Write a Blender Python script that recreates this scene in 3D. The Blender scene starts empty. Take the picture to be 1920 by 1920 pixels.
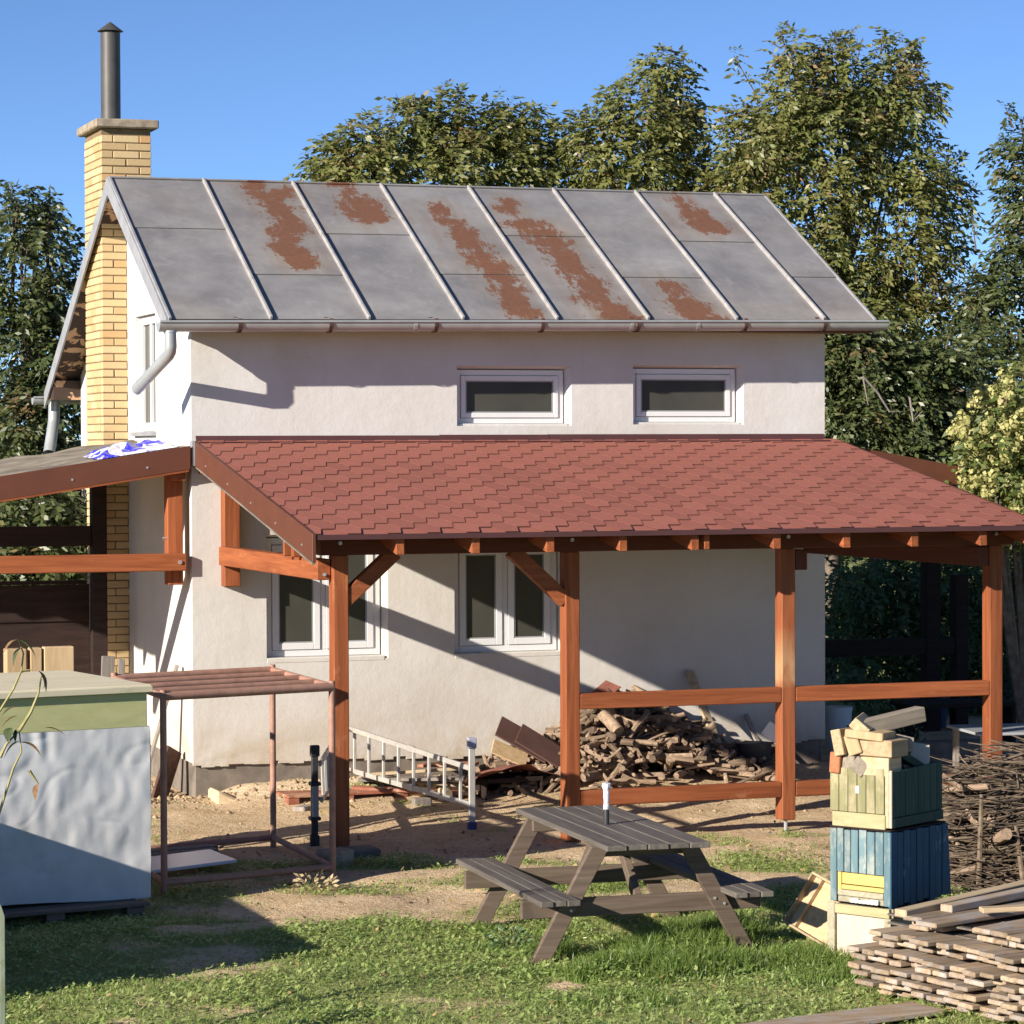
import bpy, bmesh, math, random
import numpy as np
from mathutils import Matrix, Vector, Euler
S = bpy.context.scene
C = S.collection
R = math.radians
random.seed(7)
rng = np.random.default_rng(11)

# ------------------------------------------------------------------ camera
cam = bpy.data.cameras.new('camera')
co = bpy.data.objects.new('camera', cam); C.objects.link(co)
co.location = (-5.8057, -25.4265, 2.7611)
_y, _p, _r = 0.332938, 0.021132, -0.003693
_f = Vector((math.sin(_y)*math.cos(_p), math.cos(_y)*math.cos(_p), -math.sin(_p)))
_s = Vector((math.cos(_y), -math.sin(_y), 0)); _u = _s.cross(_f)
_s2 = _s*math.cos(_r)+_u*math.sin(_r); _u2 = -_s*math.sin(_r)+_u*math.cos(_r)
co.rotation_euler = Matrix((_s2, _u2, -_f)).transposed().to_euler()
cam.sensor_width = 36; cam.lens = 36*5514.90/1920
cam.clip_start = .1; cam.clip_end = 3000
S.camera = co

# ------------------------------------------------------------------ light
SUN = Vector((2.2, 1.0, -.86)).normalized()      # the way the light travels
elev = math.asin(-SUN.z)
sl = bpy.data.lights.new('sun', 'SUN'); sl.energy = 5.0; sl.angle = R(.53); sl.color = (1, .91, .79)
so = bpy.data.objects.new('sun', sl); C.objects.link(so)
so.rotation_euler = SUN.to_track_quat('-Z', 'Y').to_euler(); so.location = (-20, -20, 20)
W = bpy.data.worlds.new('World'); S.world = W; W.use_nodes = True
nt = W.node_tree; nt.nodes.clear()
sky = nt.nodes.new('ShaderNodeTexSky'); sky.sky_type = 'NISHITA'; sky.sun_disc = False
sky.sun_elevation = elev
sky.sun_rotation = math.atan2(-SUN.x, -SUN.y)
sky.altitude = 3000; sky.air_density = .62; sky.dust_density = 0; sky.ozone_density = 4.0
bg = nt.nodes.new('ShaderNodeBackground'); bg.inputs[1].default_value = .088
wo = nt.nodes.new('ShaderNodeOutputWorld')
nt.links.new(sky.outputs[0], bg.inputs[0]); nt.links.new(bg.outputs[0], wo.inputs[0])
V = S.view_settings
V.view_transform = 'Standard'; V.look = 'None'; V.gamma = 1; V.exposure = .85; V.use_curve_mapping = False

# ------------------------------------------------------------------ helpers
WM = {}                                            # world matrix of every object built
def link(name, data, parent=None, M=None, kind=None):
    o = bpy.data.objects.new(name, data); C.objects.link(o)
    M = M or Matrix.Identity(4)
    if parent is not None:
        o.parent = parent; o.matrix_parent_inverse = WM[parent.name].inverted()
    o.matrix_basis = M; WM[o.name] = M.copy()
    if kind: o['kind'] = kind
    return o
def tag(o, label=None, cat=None, group=None, kind=None):
    if label: o['label'] = label
    if cat: o['category'] = cat
    if group: o['group'] = group
    if kind: o['kind'] = kind
    return o
def thing(name, loc, label, cat, group=None):
    return tag(link(name, None, None, Matrix.Translation(loc)), label, cat, group)
def rotz(a): return Matrix.Rotation(a, 4, 'Z')
def place(loc, rz=0, ry=0, rx=0):
    return Matrix.Translation(loc) @ Euler((rx, ry, rz)).to_matrix().to_4x4()
def along(p0, p1, roll=0):
    """matrix whose X axis runs from p0 to p1, origin at the middle"""
    p0, p1 = Vector(p0), Vector(p1); x = (p1-p0).normalized()
    up = Vector((0, 0, 1)) if abs(x.z) < .95 else Vector((0, 1, 0))
    y = up.cross(x).normalized(); z = x.cross(y)
    M = Matrix((x, y, z)).transposed().to_4x4(); M.translation = (p0+p1)/2
    return M @ Matrix.Rotation(roll, 4, 'X')
class MB:
    def __init__(s): s.v = []; s.f = []
    def add(s, vs, fs):
        n = len(s.v); s.v += [tuple(v) for v in vs]; s.f += [tuple(i+n for i in f) for f in fs]; return s
    def box(s, a, b, M=None):
        x0, y0, z0 = a; x1, y1, z1 = b
        vs = [(x0,y0,z0),(x1,y0,z0),(x1,y1,z0),(x0,y1,z0),(x0,y0,z1),(x1,y0,z1),(x1,y1,z1),(x0,y1,z1)]
        if M is not None: vs = [M @ Vector(v) for v in vs]
        return s.add(vs, [(0,3,2,1),(4,5,6,7),(0,1,5,4),(1,2,6,5),(2,3,7,6),(3,0,4,7)])
    def bar(s, p0, p1, w, h, roll=0):
        L = (Vector(p1)-Vector(p0)).length
        return s.box((-L/2,-w/2,-h/2), (L/2,w/2,h/2), along(p0, p1, roll))
    def tube(s, pts, r, n=8, cap=True):
        pts = [Vector(p) for p in pts]; rs = r if isinstance(r, (list, tuple)) else [r]*len(pts)
        ring0 = len(s.v); prev = None
        for i, p in enumerate(pts):
            d = (pts[min(i+1, len(pts)-1)]-pts[max(i-1, 0)]).normalized()
            if prev is None:
                a = Vector((0,0,1)) if abs(d.z) < .9 else Vector((1,0,0)); u = d.cross(a).normalized()
            else: u = (prev-d*prev.dot(d)).normalized()
            prev = u; w = d.cross(u)
            for k in range(n):
                t = 2*math.pi*k/n; s.v.append(tuple(p+(u*math.cos(t)+w*math.sin(t))*rs[i]))
        for i in range(len(pts)-1):
            for k in range(n):
                a = ring0+i*n+k; b = ring0+i*n+(k+1) % n
                s.f.append((a, b, b+n, a+n))
        if cap:
            s.f.append(tuple(ring0+k for k in reversed(range(n))))
            s.f.append(tuple(ring0+(len(pts)-1)*n+k for k in range(n)))
        return s
    def prism(s, poly, axis, a, b):
        """polygon of 2D points extruded along an axis from a to b"""
        def P(q, t):
            return {'x': (t, q[0], q[1]), 'y': (q[0], t, q[1]), 'z': (q[0], q[1], t)}[axis]
        n = len(poly)
        vs = [P(q, a) for q in poly]+[P(q, b) for q in poly]
        fs = [tuple(range(n)), tuple(n+k for k in reversed(range(n)))]
        fs += [(k, n+k, n+(k+1) % n, (k+1) % n) for k in range(n)]
        return s.add(vs, fs)
    def mesh(s, name, m, bevel=0, smooth=False, seg=1):
        me = bpy.data.meshes.new(name); me.from_pydata(s.v, [], s.f)
        bm = bmesh.new(); bm.from_mesh(me)
        bmesh.ops.recalc_face_normals(bm, faces=bm.faces)
        if bevel: bmesh.ops.bevel(bm, geom=list(bm.edges), offset=bevel, segments=seg, affect='EDGES', clamp_overlap=True)
        if smooth:
            for f in bm.faces: f.smooth = True
        bm.to_mesh(me); bm.free()
        if m: me.materials.append(m)
        return me
    def build(s, name, m, parent=None, bevel=0, smooth=False, kind=None, M=None, seg=1):
        return link(name, s.mesh(name, m, bevel, smooth, seg), parent, M, kind)
def smooth_tubes(me, deg=40):
    me.polygons.foreach_set('use_smooth', [True]*len(me.polygons))
    try: me.set_sharp_from_angle(angle=R(deg))
    except Exception: pass
def np_mesh(name, v, f, m, smooth=False):
    """mesh from numpy arrays; f is (n,3) or (n,4)"""
    me = bpy.data.meshes.new(name); k = f.shape[1]
    me.vertices.add(len(v)); me.vertices.foreach_set('co', v.astype(np.float32).ravel())
    me.loops.add(f.size); me.loops.foreach_set('vertex_index', f.astype(np.int32).ravel())
    me.polygons.add(len(f)); me.polygons.foreach_set('loop_start', np.arange(0, f.size, k, dtype=np.int32))
    me.update(calc_edges=True); me.materials.append(m)
    if smooth: me.polygons.foreach_set('use_smooth', [True]*len(f))
    return me
def vnoise(x, y, sc, seed=0):
    """smooth value noise on numpy arrays"""
    x = np.asarray(x, float)/sc+1000+seed*17.3; y = np.asarray(y, float)/sc+1000+seed*9.1
    xi = np.floor(x).astype(np.int64); yi = np.floor(y).astype(np.int64); fx = x-xi; fy = y-yi
    fx = fx*fx*(3-2*fx); fy = fy*fy*(3-2*fy)
    def h(a, b):
        n = (a*374761393+b*668265263+seed*1442695) & 0x7fffffff
        n = (n ^ (n >> 13))*1274126177 & 0x7fffffff
        return ((n ^ (n >> 16)) & 0xffff)/65535
    return (h(xi, yi)*(1-fx)+h(xi+1, yi)*fx)*(1-fy)+(h(xi, yi+1)*(1-fx)+h(xi+1, yi+1)*fx)*fy
def sstep(a, b, x):
    t = np.clip((np.asarray(x, float)-a)/(b-a), 0, 1); return t*t*(3-2*t)

# ------------------------------------------------------------------ materials
class NT:
    def __init__(s, name):
        s.m = bpy.data.materials.new(name); s.m.use_nodes = True; s.t = s.m.node_tree; s.t.nodes.clear()
        s.out = s.n('ShaderNodeOutputMaterial'); s.b = s.n('ShaderNodeBsdfPrincipled')
        s.l(s.b.outputs[0], s.out.inputs[0])
        s.tc = s.n('ShaderNodeTexCoord').outputs['Object']
    def n(s, t, **k):
        x = s.t.nodes.new(t)
        for a, b in k.items(): setattr(x, a, b)
        return x
    def l(s, a, b): s.t.links.new(a, b)
    def val(s, inp, v):
        if hasattr(v, 'type') and hasattr(v, 'links'): s.l(v, inp)
        else: inp.default_value = v
    def map(s, scale, src=None):
        x = s.n('ShaderNodeMapping'); x.inputs['Scale'].default_value = scale; s.l(src or s.tc, x.inputs[0]); return x.outputs[0]
    def noise(s, scale, detail=3, rough=.55, src=None, dist=0):
        x = s.n('ShaderNodeTexNoise'); x.inputs['Scale'].default_value = scale; x.inputs['Detail'].default_value = detail
        x.inputs['Roughness'].default_value = rough; x.inputs['Distortion'].default_value = dist
        s.l(src or s.tc, x.inputs[0]); return x.outputs[0]
    def ramp(s, fac, a, b, c0=0., c1=1.):
        x = s.n('ShaderNodeMapRange'); s.val(x.inputs[0], fac)
        for i, v in enumerate((a, b, c0, c1)): s.val(x.inputs[i+1], v)
        return x.outputs[0]
    def mix(s, fac, a, b):
        x = s.n('ShaderNodeMix', data_type='RGBA'); s.val(x.inputs[0], fac)
        for i, v in ((6, a), (7, b)):
            if isinstance(v, tuple): x.inputs[i].default_value = (*v[:3], 1)
            else: s.l(v, x.inputs[i])
        return x.outputs[2]
    def math(s, op, a, b=0.):
        x = s.n('ShaderNodeMath', operation=op); s.val(x.inputs[0], a); s.val(x.inputs[1], b); return x.outputs[0]
    def bump(s, h, strength=.3, dist=.01):
        x = s.n('ShaderNodeBump'); x.inputs['Strength'].default_value = strength; x.inputs['Distance'].default_value = dist
        s.l(h, x.inputs['Height']); s.l(x.outputs[0], s.b.inputs['Normal'])
    def rand(s): return s.n('ShaderNodeObjectInfo').outputs['Random']
    def hsv(s, col, v=None, sat=None, hue=None):
        x = s.n('ShaderNodeHueSaturation'); s.l(col, x.inputs['Color'])
        for k, q in (('Value', v), ('Saturation', sat), ('Hue', hue)):
            if q is not None: s.val(x.inputs[k], q)
        return x.outputs[0]
    def done(s, col, rough=.8, metal=0., spec=.3):
        s.val(s.b.inputs['Base Color'], (*col[:3], 1) if isinstance(col, tuple) else col)
        s.val(s.b.inputs['Roughness'], rough); s.b.inputs['Metallic'].default_value = metal
        s.b.inputs['Specular IOR Level'].default_value = spec
        return s.m
def simple(name, col, rough=.6, metal=0., spec=.35, var=.15, sc=6, bump=.1):
    t = NT(name); n = t.noise(sc, 4, .6)
    c = t.mix(t.ramp(n, .3, .7), tuple(x*(1-var) for x in col), tuple(min(1, x*(1+var)) for x in col))
    if bump: t.bump(t.noise(sc*8, 3), bump, .004)
    return t.done(c, rough, metal, spec)
def wood(name, dark, light, axis='x', rough=.75, sc=9, stretch=.07, per=.35, bump=.25, worn=None, worn_at=(.58, .72), spec=.25):
    """grain stretched along an axis; per = how far each object strays from the next; worn = a second colour in patches"""
    t = NT(name); r = t.rand()
    ms = {'x': (stretch, 1, 1), 'y': (1, stretch, 1), 'z': (1, 1, stretch)}[axis]
    off = t.n('ShaderNodeVectorMath', operation='ADD'); t.l(t.tc, off.inputs[0])
    k = t.n('ShaderNodeCombineXYZ'); rr = t.math('MULTIPLY', r, 37.)
    for i in range(3): t.l(rr, k.inputs[i])
    t.l(k.outputs[0], off.inputs[1])
    g = t.noise(sc*4, 5, .65, t.map(ms, off.outputs[0]), .6)
    c = t.mix(t.ramp(g, .32, .68), dark, light)
    if worn:
        w = t.noise(sc*1.1, 5, .7, t.map(tuple(.5+.5*q if q < 1 else q for q in ms), off.outputs[0]))
        c = t.mix(t.ramp(w, *worn_at), c, worn)
    c = t.hsv(c, t.ramp(r, 0, 1, 1-per, 1+per))
    t.bump(g, bump, .006)
    return t.done(c, rough, 0, spec)

def m_plaster():
    t = NT('plaster'); a = t.noise(1.3, 5, .6); b = t.noise(9, 4, .6)
    c = t.mix(t.ramp(a, .35, .7), (.62, .61, .60), (.55, .53, .495))
    c = t.mix(t.ramp(b, .55, .8, 0, .35), c, (.56, .53, .47))
    z = t.n('ShaderNodeSeparateXYZ'); t.l(t.tc, z.inputs[0])
    dirt = t.math('MULTIPLY', t.ramp(z.outputs[2], .75, -.02), t.ramp(t.noise(4, 5, .7), .35, .65))
    c = t.mix(t.math('MULTIPLY', dirt, .55), c, (.42, .34, .24))
    # rain streaks below the sills and under the eaves
    st = t.noise(7, 4, .6, t.map((1, 1, .06)))
    c = t.mix(t.ramp(st, .58, .75, 0, .22), c, (.45, .40, .33))
    low = t.ramp(z.outputs[2], 2.9, 1.6)
    c = t.mix(t.math('MULTIPLY', low, .30), c, (.60, .545, .45))
    sp = t.math('MULTIPLY', t.ramp(z.outputs[2], .42, .0), t.ramp(t.noise(2.3, 6, .75), .42, .62))
    c = t.mix(t.math('MULTIPLY', sp, .6), c, (.36, .27, .16))
    dm = t.noise(.75, 5, .65, t.map((1, 1, .8)))
    c = t.mix(t.ramp(dm, .54, .7, 0, .35), c, (.44, .40, .33))
    cr = t.noise(3.1, 6, .6, None, 2.5)
    c = t.mix(t.ramp(t.math('ABSOLUTE', t.math('SUBTRACT', cr, .5)), .0, .004, .22, 0), c, (.30, .26, .2))
    t.bump(t.math('ADD', t.math('MULTIPLY', t.noise(55, 4, .7), .45), t.math('MULTIPLY', b, 1.6)), .32, .008)
    return t.done(c, .92, 0, .15)
def m_roof():
    t = NT('roof_metal')
    sep = t.n('ShaderNodeSeparateXYZ'); t.l(t.tc, sep.inputs[0]); X, Y = sep.outputs[0], sep.outputs[1]
    a = t.noise(1.6, 5, .65); b = t.noise(14, 4, .6, t.map((1, .35, .35)))
    c = t.mix(t.ramp(a, .36, .64), (.180, .175, .182), (.275, .266, .268))
    c = t.mix(t.ramp(t.noise(4, 6, .7, None, 1.5), .55, .75, 0, .4), c, (.35, .34, .335))
    c = t.mix(t.ramp(b, .55, .8, 0, .3), c, (.34, .325, .315))
    c = t.mix(t.math('MULTIPLY', t.ramp(t.noise(.9, 3, .6), .5, .7), .25), c, (.24, .19, .14))
    m = None; halo = None
    for (cx, cy, rx, ry) in RUST:
        dx = t.math('DIVIDE', t.math('SUBTRACT', X, cx), rx); dy = t.math('DIVIDE', t.math('SUBTRACT', Y, cy), ry)
        d = t.math('SUBTRACT', 1., t.math('SQRT', t.math('ADD', t.math('MULTIPLY', dx, dx), t.math('MULTIPLY', dy, dy))))
        m = d if m is None else t.math('MAXIMUM', m, d)
    n = t.math('SUBTRACT', t.noise(4.2, 8, .78, t.map((1, .55, .55)), .5), .5)
    n2 = t.math('SUBTRACT', t.noise(38, 4, .7, t.map((.6, 1, 1))), .5)
    n3 = t.math('SUBTRACT', t.noise(13, 6, .75, t.map((1, .30, .30)), .3), .5)
    e = t.math('ADD', t.math('ADD', t.math('ADD', m, t.math('MULTIPLY', n3, 1.7)), t.math('MULTIPLY', n, 3.6)), t.math('MULTIPLY', n2, .9))
    rust = t.mix(t.noise(25, 4), (.095, .040, .024), (.205, .088, .048))
    c = t.mix(t.ramp(m, -.9, .3, 0, .28), c, (.23, .17, .115))
    stk = t.math('MULTIPLY', t.ramp(t.noise(7, 5, .65, t.map((1, .10, .10))), .46, .72), t.ramp(m, -1.5, .1))
    c = t.mix(t.math('MULTIPLY', stk, .55), c, (.20, .125, .07))
    f = t.ramp(e, .16, .40)
    c = t.mix(f, c, rust)
    t.bump(t.math('ADD', t.noise(3, 3), t.math('MULTIPLY', f, .15)), .25, .02)
    return t.done(c, t.ramp(f, 0, 1, .48, .9), 0, .5)
def m_brick():
    t = NT('yellow_brick'); r = t.rand()
    c = t.mix(r, (.49, .355, .185), (.62, .475, .265))
    w = t.n('ShaderNodeTexWhiteNoise'); w.noise_dimensions = '1D'; t.l(r, w.inputs['W'])
    c = t.mix(t.ramp(w.outputs[0], .72, .95, 0, .7), c, (.55, .31, .14))
    c = t.mix(t.ramp(t.noise(16, 5, .7), .5, .75, 0, .35), c, (.42, .30, .17))
    t.bump(t.noise(60, 4), .3, .004)
    return t.done(c, .85, 0, .2)
def m_pane(spec=.08, k=1.):
    t = NT('window_glass')
    c = t.mix(t.ramp(t.noise(2.5, 3), .3, .7), tuple(k*q for q in (.054, .054, .047)), tuple(k*q for q in (.072, .071, .060)))
    return t.done(c, .02, 0, spec)
def m_shingle():
    t = NT('bitumen_shingle'); r = t.rand()
    c = t.mix(t.noise(260, 2), (.28, .088, .062), (.375, .145, .108))
    c = t.hsv(c, t.ramp(r, 0, 1, .90, 1.10))
    c = t.mix(t.ramp(t.noise(2.2, 4), .5, .8, 0, .3), c, (.30, .13, .10))
    c = t.mix(t.ramp(t.noise(7, 5, .7), .64, .8, 0, .35), c, (.46, .27, .21))
    t.bump(t.noise(300, 2), .5, .003)
    return t.done(c, .9, 0, .2)
def m_ground():
    t = NT('ground_soil')
    at = t.n('ShaderNodeAttribute'); at.attribute_name = 'grassy'; g = at.outputs['Fac']
    a = t.noise(2.2, 6, .65); b = t.noise(19, 5, .7); d = t.noise(90, 3, .7, t.map((1, .4, 1)))
    c = t.mix(t.ramp(a, .35, .68), (.55, .395, .235), (.74, .57, .37))
    c = t.mix(t.ramp(b, .5, .72, 0, .75), c, (.24, .165, .09))
    c = t.mix(t.ramp(d, .56, .7, 0, .6), c, (.58, .48, .32))
    gr = t.mix(t.ramp(b, .35, .65), (.17, .23, .06), (.28, .32, .11))
    gf = t.math('ADD', g, t.math('MULTIPLY', t.math('SUBTRACT', t.noise(3.2, 7, .75), .5), 1.9))
    db = t.n('ShaderNodeAttribute'); db.attribute_name = 'debris'
    c = t.mix(t.math('MULTIPLY', db.outputs['Fac'], t.ramp(t.noise(9, 5, .7), .35, .6)), c, (.72, .58, .40))
    c = t.mix(t.ramp(gf, .35, .7, 0, .85), c, gr)
    t.bump(t.math('ADD', b, t.math('MULTIPLY', t.noise(70, 4), .6)), .8, .03)
    return t.done(c, .95, 0, .1)
def m_leaf(name, cols, clump=1.2, trans=.35, rough=.42, dry=None, dry_at=(.62, .72)):
    t = NT(name)
    r = t.n('ShaderNodeNewGeometry').outputs['Random Per Island']
    n = t.noise(clump, 3, .6)
    c = t.mix(t.ramp(n, .35, .65), cols[0], cols[1])
    c = t.mix(t.math('MULTIPLY', r, .8), c, cols[2])
    if dry:
        k = t.math('ADD', t.math('MULTIPLY', t.noise(clump*1.7, 3, .6), .75), t.math('MULTIPLY', r, .25))
        c = t.mix(t.ramp(k, *dry_at), c, dry)
    t.done(c, rough, 0, .5)
    tr = t.n('ShaderNodeBsdfTranslucent'); t.l(t.hsv(c, 1.25), tr.inputs[0])
    mx = t.n('ShaderNodeMixShader'); mx.inputs[0].default_value = trans
    t.l(t.b.outputs[0], mx.inputs[1]); t.l(tr.outputs[0], mx.inputs[2]); t.l(mx.outputs[0], t.out.inputs[0])
    return t.m
def m_tarp():
    t = NT('grey_tarpaulin'); n = t.noise(5, 4, .55); f = t.noise(24, 3, .6)
    c = t.mix(t.ramp(n, .3, .7), (.57, .575, .575), (.66, .665, .66))
    c = t.mix(t.ramp(t.noise(3, 5, .7), .6, .75, 0, .4), c, (.44, .40, .32))
    t.bump(t.math('ADD', t.math('MULTIPLY', n, 1.), t.math('MULTIPLY', f, .2)), .10, .03)
    return t.done(c, .5, 0, .45)
def m_soffit():
    t = NT('peeling_soffit'); n = t.noise(6, 4, .6, None, .5)
    c = t.mix(t.ramp(n, .54, .57), (.055, .034, .026), (.50, .31, .18))
    t.bump(n, .2, .01)
    return t.done(c, .8)
def m_paint(name, dark, light, bare, at, axis='z', rough=.7):
    return wood(name, dark, light, axis, rough, 7, .08, .10, .25, bare, at)
RUST = [(1.11, 2.02, 0.2, 0.2), (1.11, 1.84, 0.22, 0.2), (1.23, 1.53, 0.24, 0.25), (1.14, 1.04, 0.22, 0.2), (1.17, 0.51, 0.2, 0.12), (1.97, 2.09, 0.2, 0.15), (2.07, 1.77, 0.24, 0.22), (2.13, 1.44, 0.2, 0.15), (2.84, 1.65, 0.16, 0.16), (2.88, 1.38, 0.2, 0.2), (2.92, 0.94, 0.22, 0.22), (3.0, 0.53, 0.22, 0.2), (2.98, 0.11, 0.2, 0.2), (2.99, -0.3, 0.2, 0.16), (3.54, 1.65, 0.16, 0.16), (3.71, 1.2, 0.26, 0.14), (3.76, 1.03, 0.24, 0.2), (3.79, 0.54, 0.24, 0.25), (3.81, -0.04, 0.25, 0.25), (3.85, -0.35, 0.3, 0.15), (3.99, -0.4, 0.25, 0.12), (5.43, 1.96, 0.14, 0.16), (5.5, 1.64, 0.22, 0.18), (5.6, 1.33, 0.2, 0.1), (4.6, 0.2, 0.16, 0.16), (4.65, -0.09, 0.22, 0.2), (4.78, -0.4, 0.25, 0.14), (1.28, 1.88, 0.26, 0.2), (1.15, 1.68, 0.2, 0.2), (1.24, 1.26, 0.22, 0.28), (1.11, 0.77, 0.23, 0.26), (1.14, 0.59, 0.2, 0.12), (2.01, 1.95, 0.2, 0.2), (2.09, 1.59, 0.26, 0.26), (2.86, 1.57, 0.14, 0.2), (2.9, 1.18, 0.2, 0.35), (2.94, 0.69, 0.22, 0.3), (3.0, 0.32, 0.22, 0.2), (2.99, -0.1, 0.16, 0.2), (3.6, 1.82, 0.14, 0.15), (3.61, 1.36, 0.3, 0.14), (3.77, 0.78, 0.22, 0.35), (3.81, 0.22, 0.24, 0.35), (3.84, -0.25, 0.26, 0.3), (3.9, -0.42, 0.3, 0.1), (5.46, 1.82, 0.16, 0.22), (5.53, 1.44, 0.24, 0.2), (4.63, 0.07, 0.18, 0.25), (4.68, -0.25, 0.26, 0.25)]

# material instances
M = {}
M['plaster'] = m_plaster()
M['plinth'] = simple('plinth_concrete', (.17, .145, .12), .95, var=.35, sc=5, bump=.6)
M['roof'] = m_roof()
M['lap'] = simple('lap_joint', (.045, .04, .04), .8, bump=0)
M['zinc'] = simple('zinc', (.40, .42, .43), .42, .35, .5, .12, 4, .05)
M['trim'] = simple('trim_metal', (.33, .33, .34), .5, .15, .5, .15, 5, .05)
M['seam'] = simple('seam_metal', (.36, .345, .335), .5, .1, .5, .2, 8, .05)
M['rustiron'] = simple('rusty_iron', (.085, .045, .035), .8, 0, .3, .4, 20, .3)
M['flue'] = simple('flue_metal', (.085, .08, .077), .5, .2, .4, .15, 5, .03)
M['capstone'] = simple('cap_concrete', (.30, .25, .19), .95, var=.4, sc=9, bump=.8)
M['brick'] = m_brick()
M['mortar'] = simple('mortar', (.235, .165, .095), .95, var=.2, sc=20, bump=.5)
M['pvc'] = simple('white_pvc', (.70, .70, .70), .35, 0, .45, .03, 3, 0)
M['pvcgrey'] = simple('grey_pvc', (.30, .31, .32), .5, 0, .4, .1, 3, 0)
M['pane'] = m_pane(); M['panelow'] = m_pane(.22, .9)
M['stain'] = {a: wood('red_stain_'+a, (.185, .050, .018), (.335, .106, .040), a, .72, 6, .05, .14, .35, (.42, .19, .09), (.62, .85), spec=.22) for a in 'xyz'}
def m_faded():
    t = NT('red_stain_faded'); g = t.noise(28, 5, .65, t.map((1, 1, .06)), .6)
    c = t.mix(t.ramp(g, .32, .68), (.19, .053, .019), (.34, .11, .042))
    z = t.n('ShaderNodeSeparateXYZ'); t.l(t.tc, z.inputs[0])
    m = t.math('MULTIPLY', t.ramp(z.outputs[2], .80, .88), t.ramp(z.outputs[2], 1.32, 1.0))
    c = t.mix(t.math('MULTIPLY', m, t.ramp(t.noise(7, 4, .6, t.map((1, 1, .35))), .25, .5)), c, (.42, .24, .12))
    t.bump(g, .2, .006); return t.done(c, .65, 0, .3)
M['stainworn'] = m_faded()
M['stainshade'] = {a: wood('shaded_red_stain_'+a, (.095, .026, .012), (.135, .040, .018), a, .6, 7, .06, .10, .15) for a in 'xy'}  # same red stain darkened: shade under the eave put into the colour
M['darktrim'] = simple('dark_brown_trim', (.115, .040, .022), .55, 0, .4, .1, 4, .05)
M['flash'] = simple('brown_flashing', (.075, .030, .030), .5, 0, .45, .1, 3, .05)
M['shingle'] = m_shingle()
M['soffit'] = m_soffit()
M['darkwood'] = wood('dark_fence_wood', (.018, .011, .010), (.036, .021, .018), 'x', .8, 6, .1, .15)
M['felt'] = simple('roofing_felt', (.22, .19, .15), .95, var=.45, sc=3, bump=.5)
M['greypipe'] = None
M['steel'] = simple('galvanised_bolt', (.55, .55, .55), .4, .6, .5, .1, 20, 0)

# ------------------------------------------------------------------ ground
def debris(x, y): return sstep(.02, .5, x)*np.exp(-((y+.10)/.42)**2)*(1-sstep(2.2, 3.2, x))*sstep(.6, -.02, y)
def gz(x, y):
    x = np.asarray(x, float); y = np.asarray(y, float)
    z = -.30 - .09*sstep(-.5, -3.5, y) - .09*sstep(-3.5, -8.5, y) - .06*sstep(-8.5, -13, y)
    z = z + .10*sstep(1.8, 4.0, x)*np.exp(-((y+.35)/.75)**2)*(1-sstep(6.3, 7.5, x))
    z = z + .13*debris(x, y)
    near = np.exp(-(np.maximum(np.abs(x-1.5)-7, 0)/6)**2-(np.maximum(np.abs(y+6)-8, 0)/6)**2)
    z = z + near*((vnoise(x, y, .9, 1)-.5)*.05+(vnoise(x, y, .28, 2)-.5)*.025+(vnoise(x, y, .11, 3)-.5)*.012)
    return z
DIRT = [(.8, -4.6, 1.3, .35), (.15, -5.6, .55, .3), (-.6, -6.0, .5, .25), (.75, -7.35, .28, .2), (2.3, -4.0, 1.6, .6), (1.0, -3.0, 2.0, 1.2),
        (4.2, -2.6, 2.4, .9), (-.2, -1.2, .9, .8), (.35, -8.75, .3, .2), (1.4, -10.6, .5, .25), (-1.4, -6.3, .7, .25), (.2, -2.3, 1.0, .5)]
LUSH = [(1.35, -8.0, .75, .42), (1.0, -8.6, .8, .3), (1.75, -7.4, .5, .4), (2.0, -8.6, .4, .3), (.55, -7.75, .3, .25), (.55, -4.15, .22, .15), (-1.2, -2.9, .35, .5), (1.7, -5.35, .6, .3)]
def blob(x, y, L):
    m = np.zeros_like(np.asarray(x, float))
    for cx, cy, rx, ry in L:
        m = np.maximum(m, 1-np.sqrt(((x-cx)/rx)**2+((y-cy)/ry)**2))
    return m
def grassy(x, y):
    x = np.asarray(x, float); y = np.asarray(y, float)
    g = .20 + .32*sstep(-2.6, -4.4, y) + .42*sstep(-4.8, -6.8, y)
    g = g + .28*sstep(.4, -.6, x)*sstep(-1.5, -2.4, y)*(1-sstep(-3.2, -4.4, y))
    n = vnoise(x, y, .75, 5)*.6+vnoise(x, y, .27, 6)*.4-.5
    w = vnoise(x, y, 1.3, 14)*.6+vnoise(x, y, .45, 15)*.4
    g = g + n*.95 - .62*sstep(.50, .72, w)*(1-.75*sstep(-7.2, -9.2, y))
    d = blob(x, y, DIRT)+(vnoise(x, y, .3, 17)-.5)*.9; g = g-.9*sstep(.1, .75, d)*(.55+.45*(vnoise(x, y, .35, 8)))
    l = blob(x, y, LUSH); g = g+.9*sstep(0, .4, l)
    return np.clip(g, 0, 1.2)
def axis_pts(a, b, step, far):
    core = list(np.arange(a, b+step/2, step)); out = []; d = step
    hi = [core[-1]]; lo = [core[0]]
    while hi[-1] < far: d *= 1.35; hi.append(hi[-1]+d)
    d = step
    while lo[-1] > -far: d *= 1.35; lo.append(lo[-1]-d)
    return np.array(lo[:0:-1]+core+hi[1:])
gx = axis_pts(-4.5, 8.0, .07, 900); gy = axis_pts(-12.5, 1.0, .07, 900)
GX, GY = np.meshgrid(gx, gy); GZ = gz(GX, GY)
nx, ny = len(gx), len(gy)
idx = np.arange(nx*ny).reshape(ny, nx)
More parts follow.
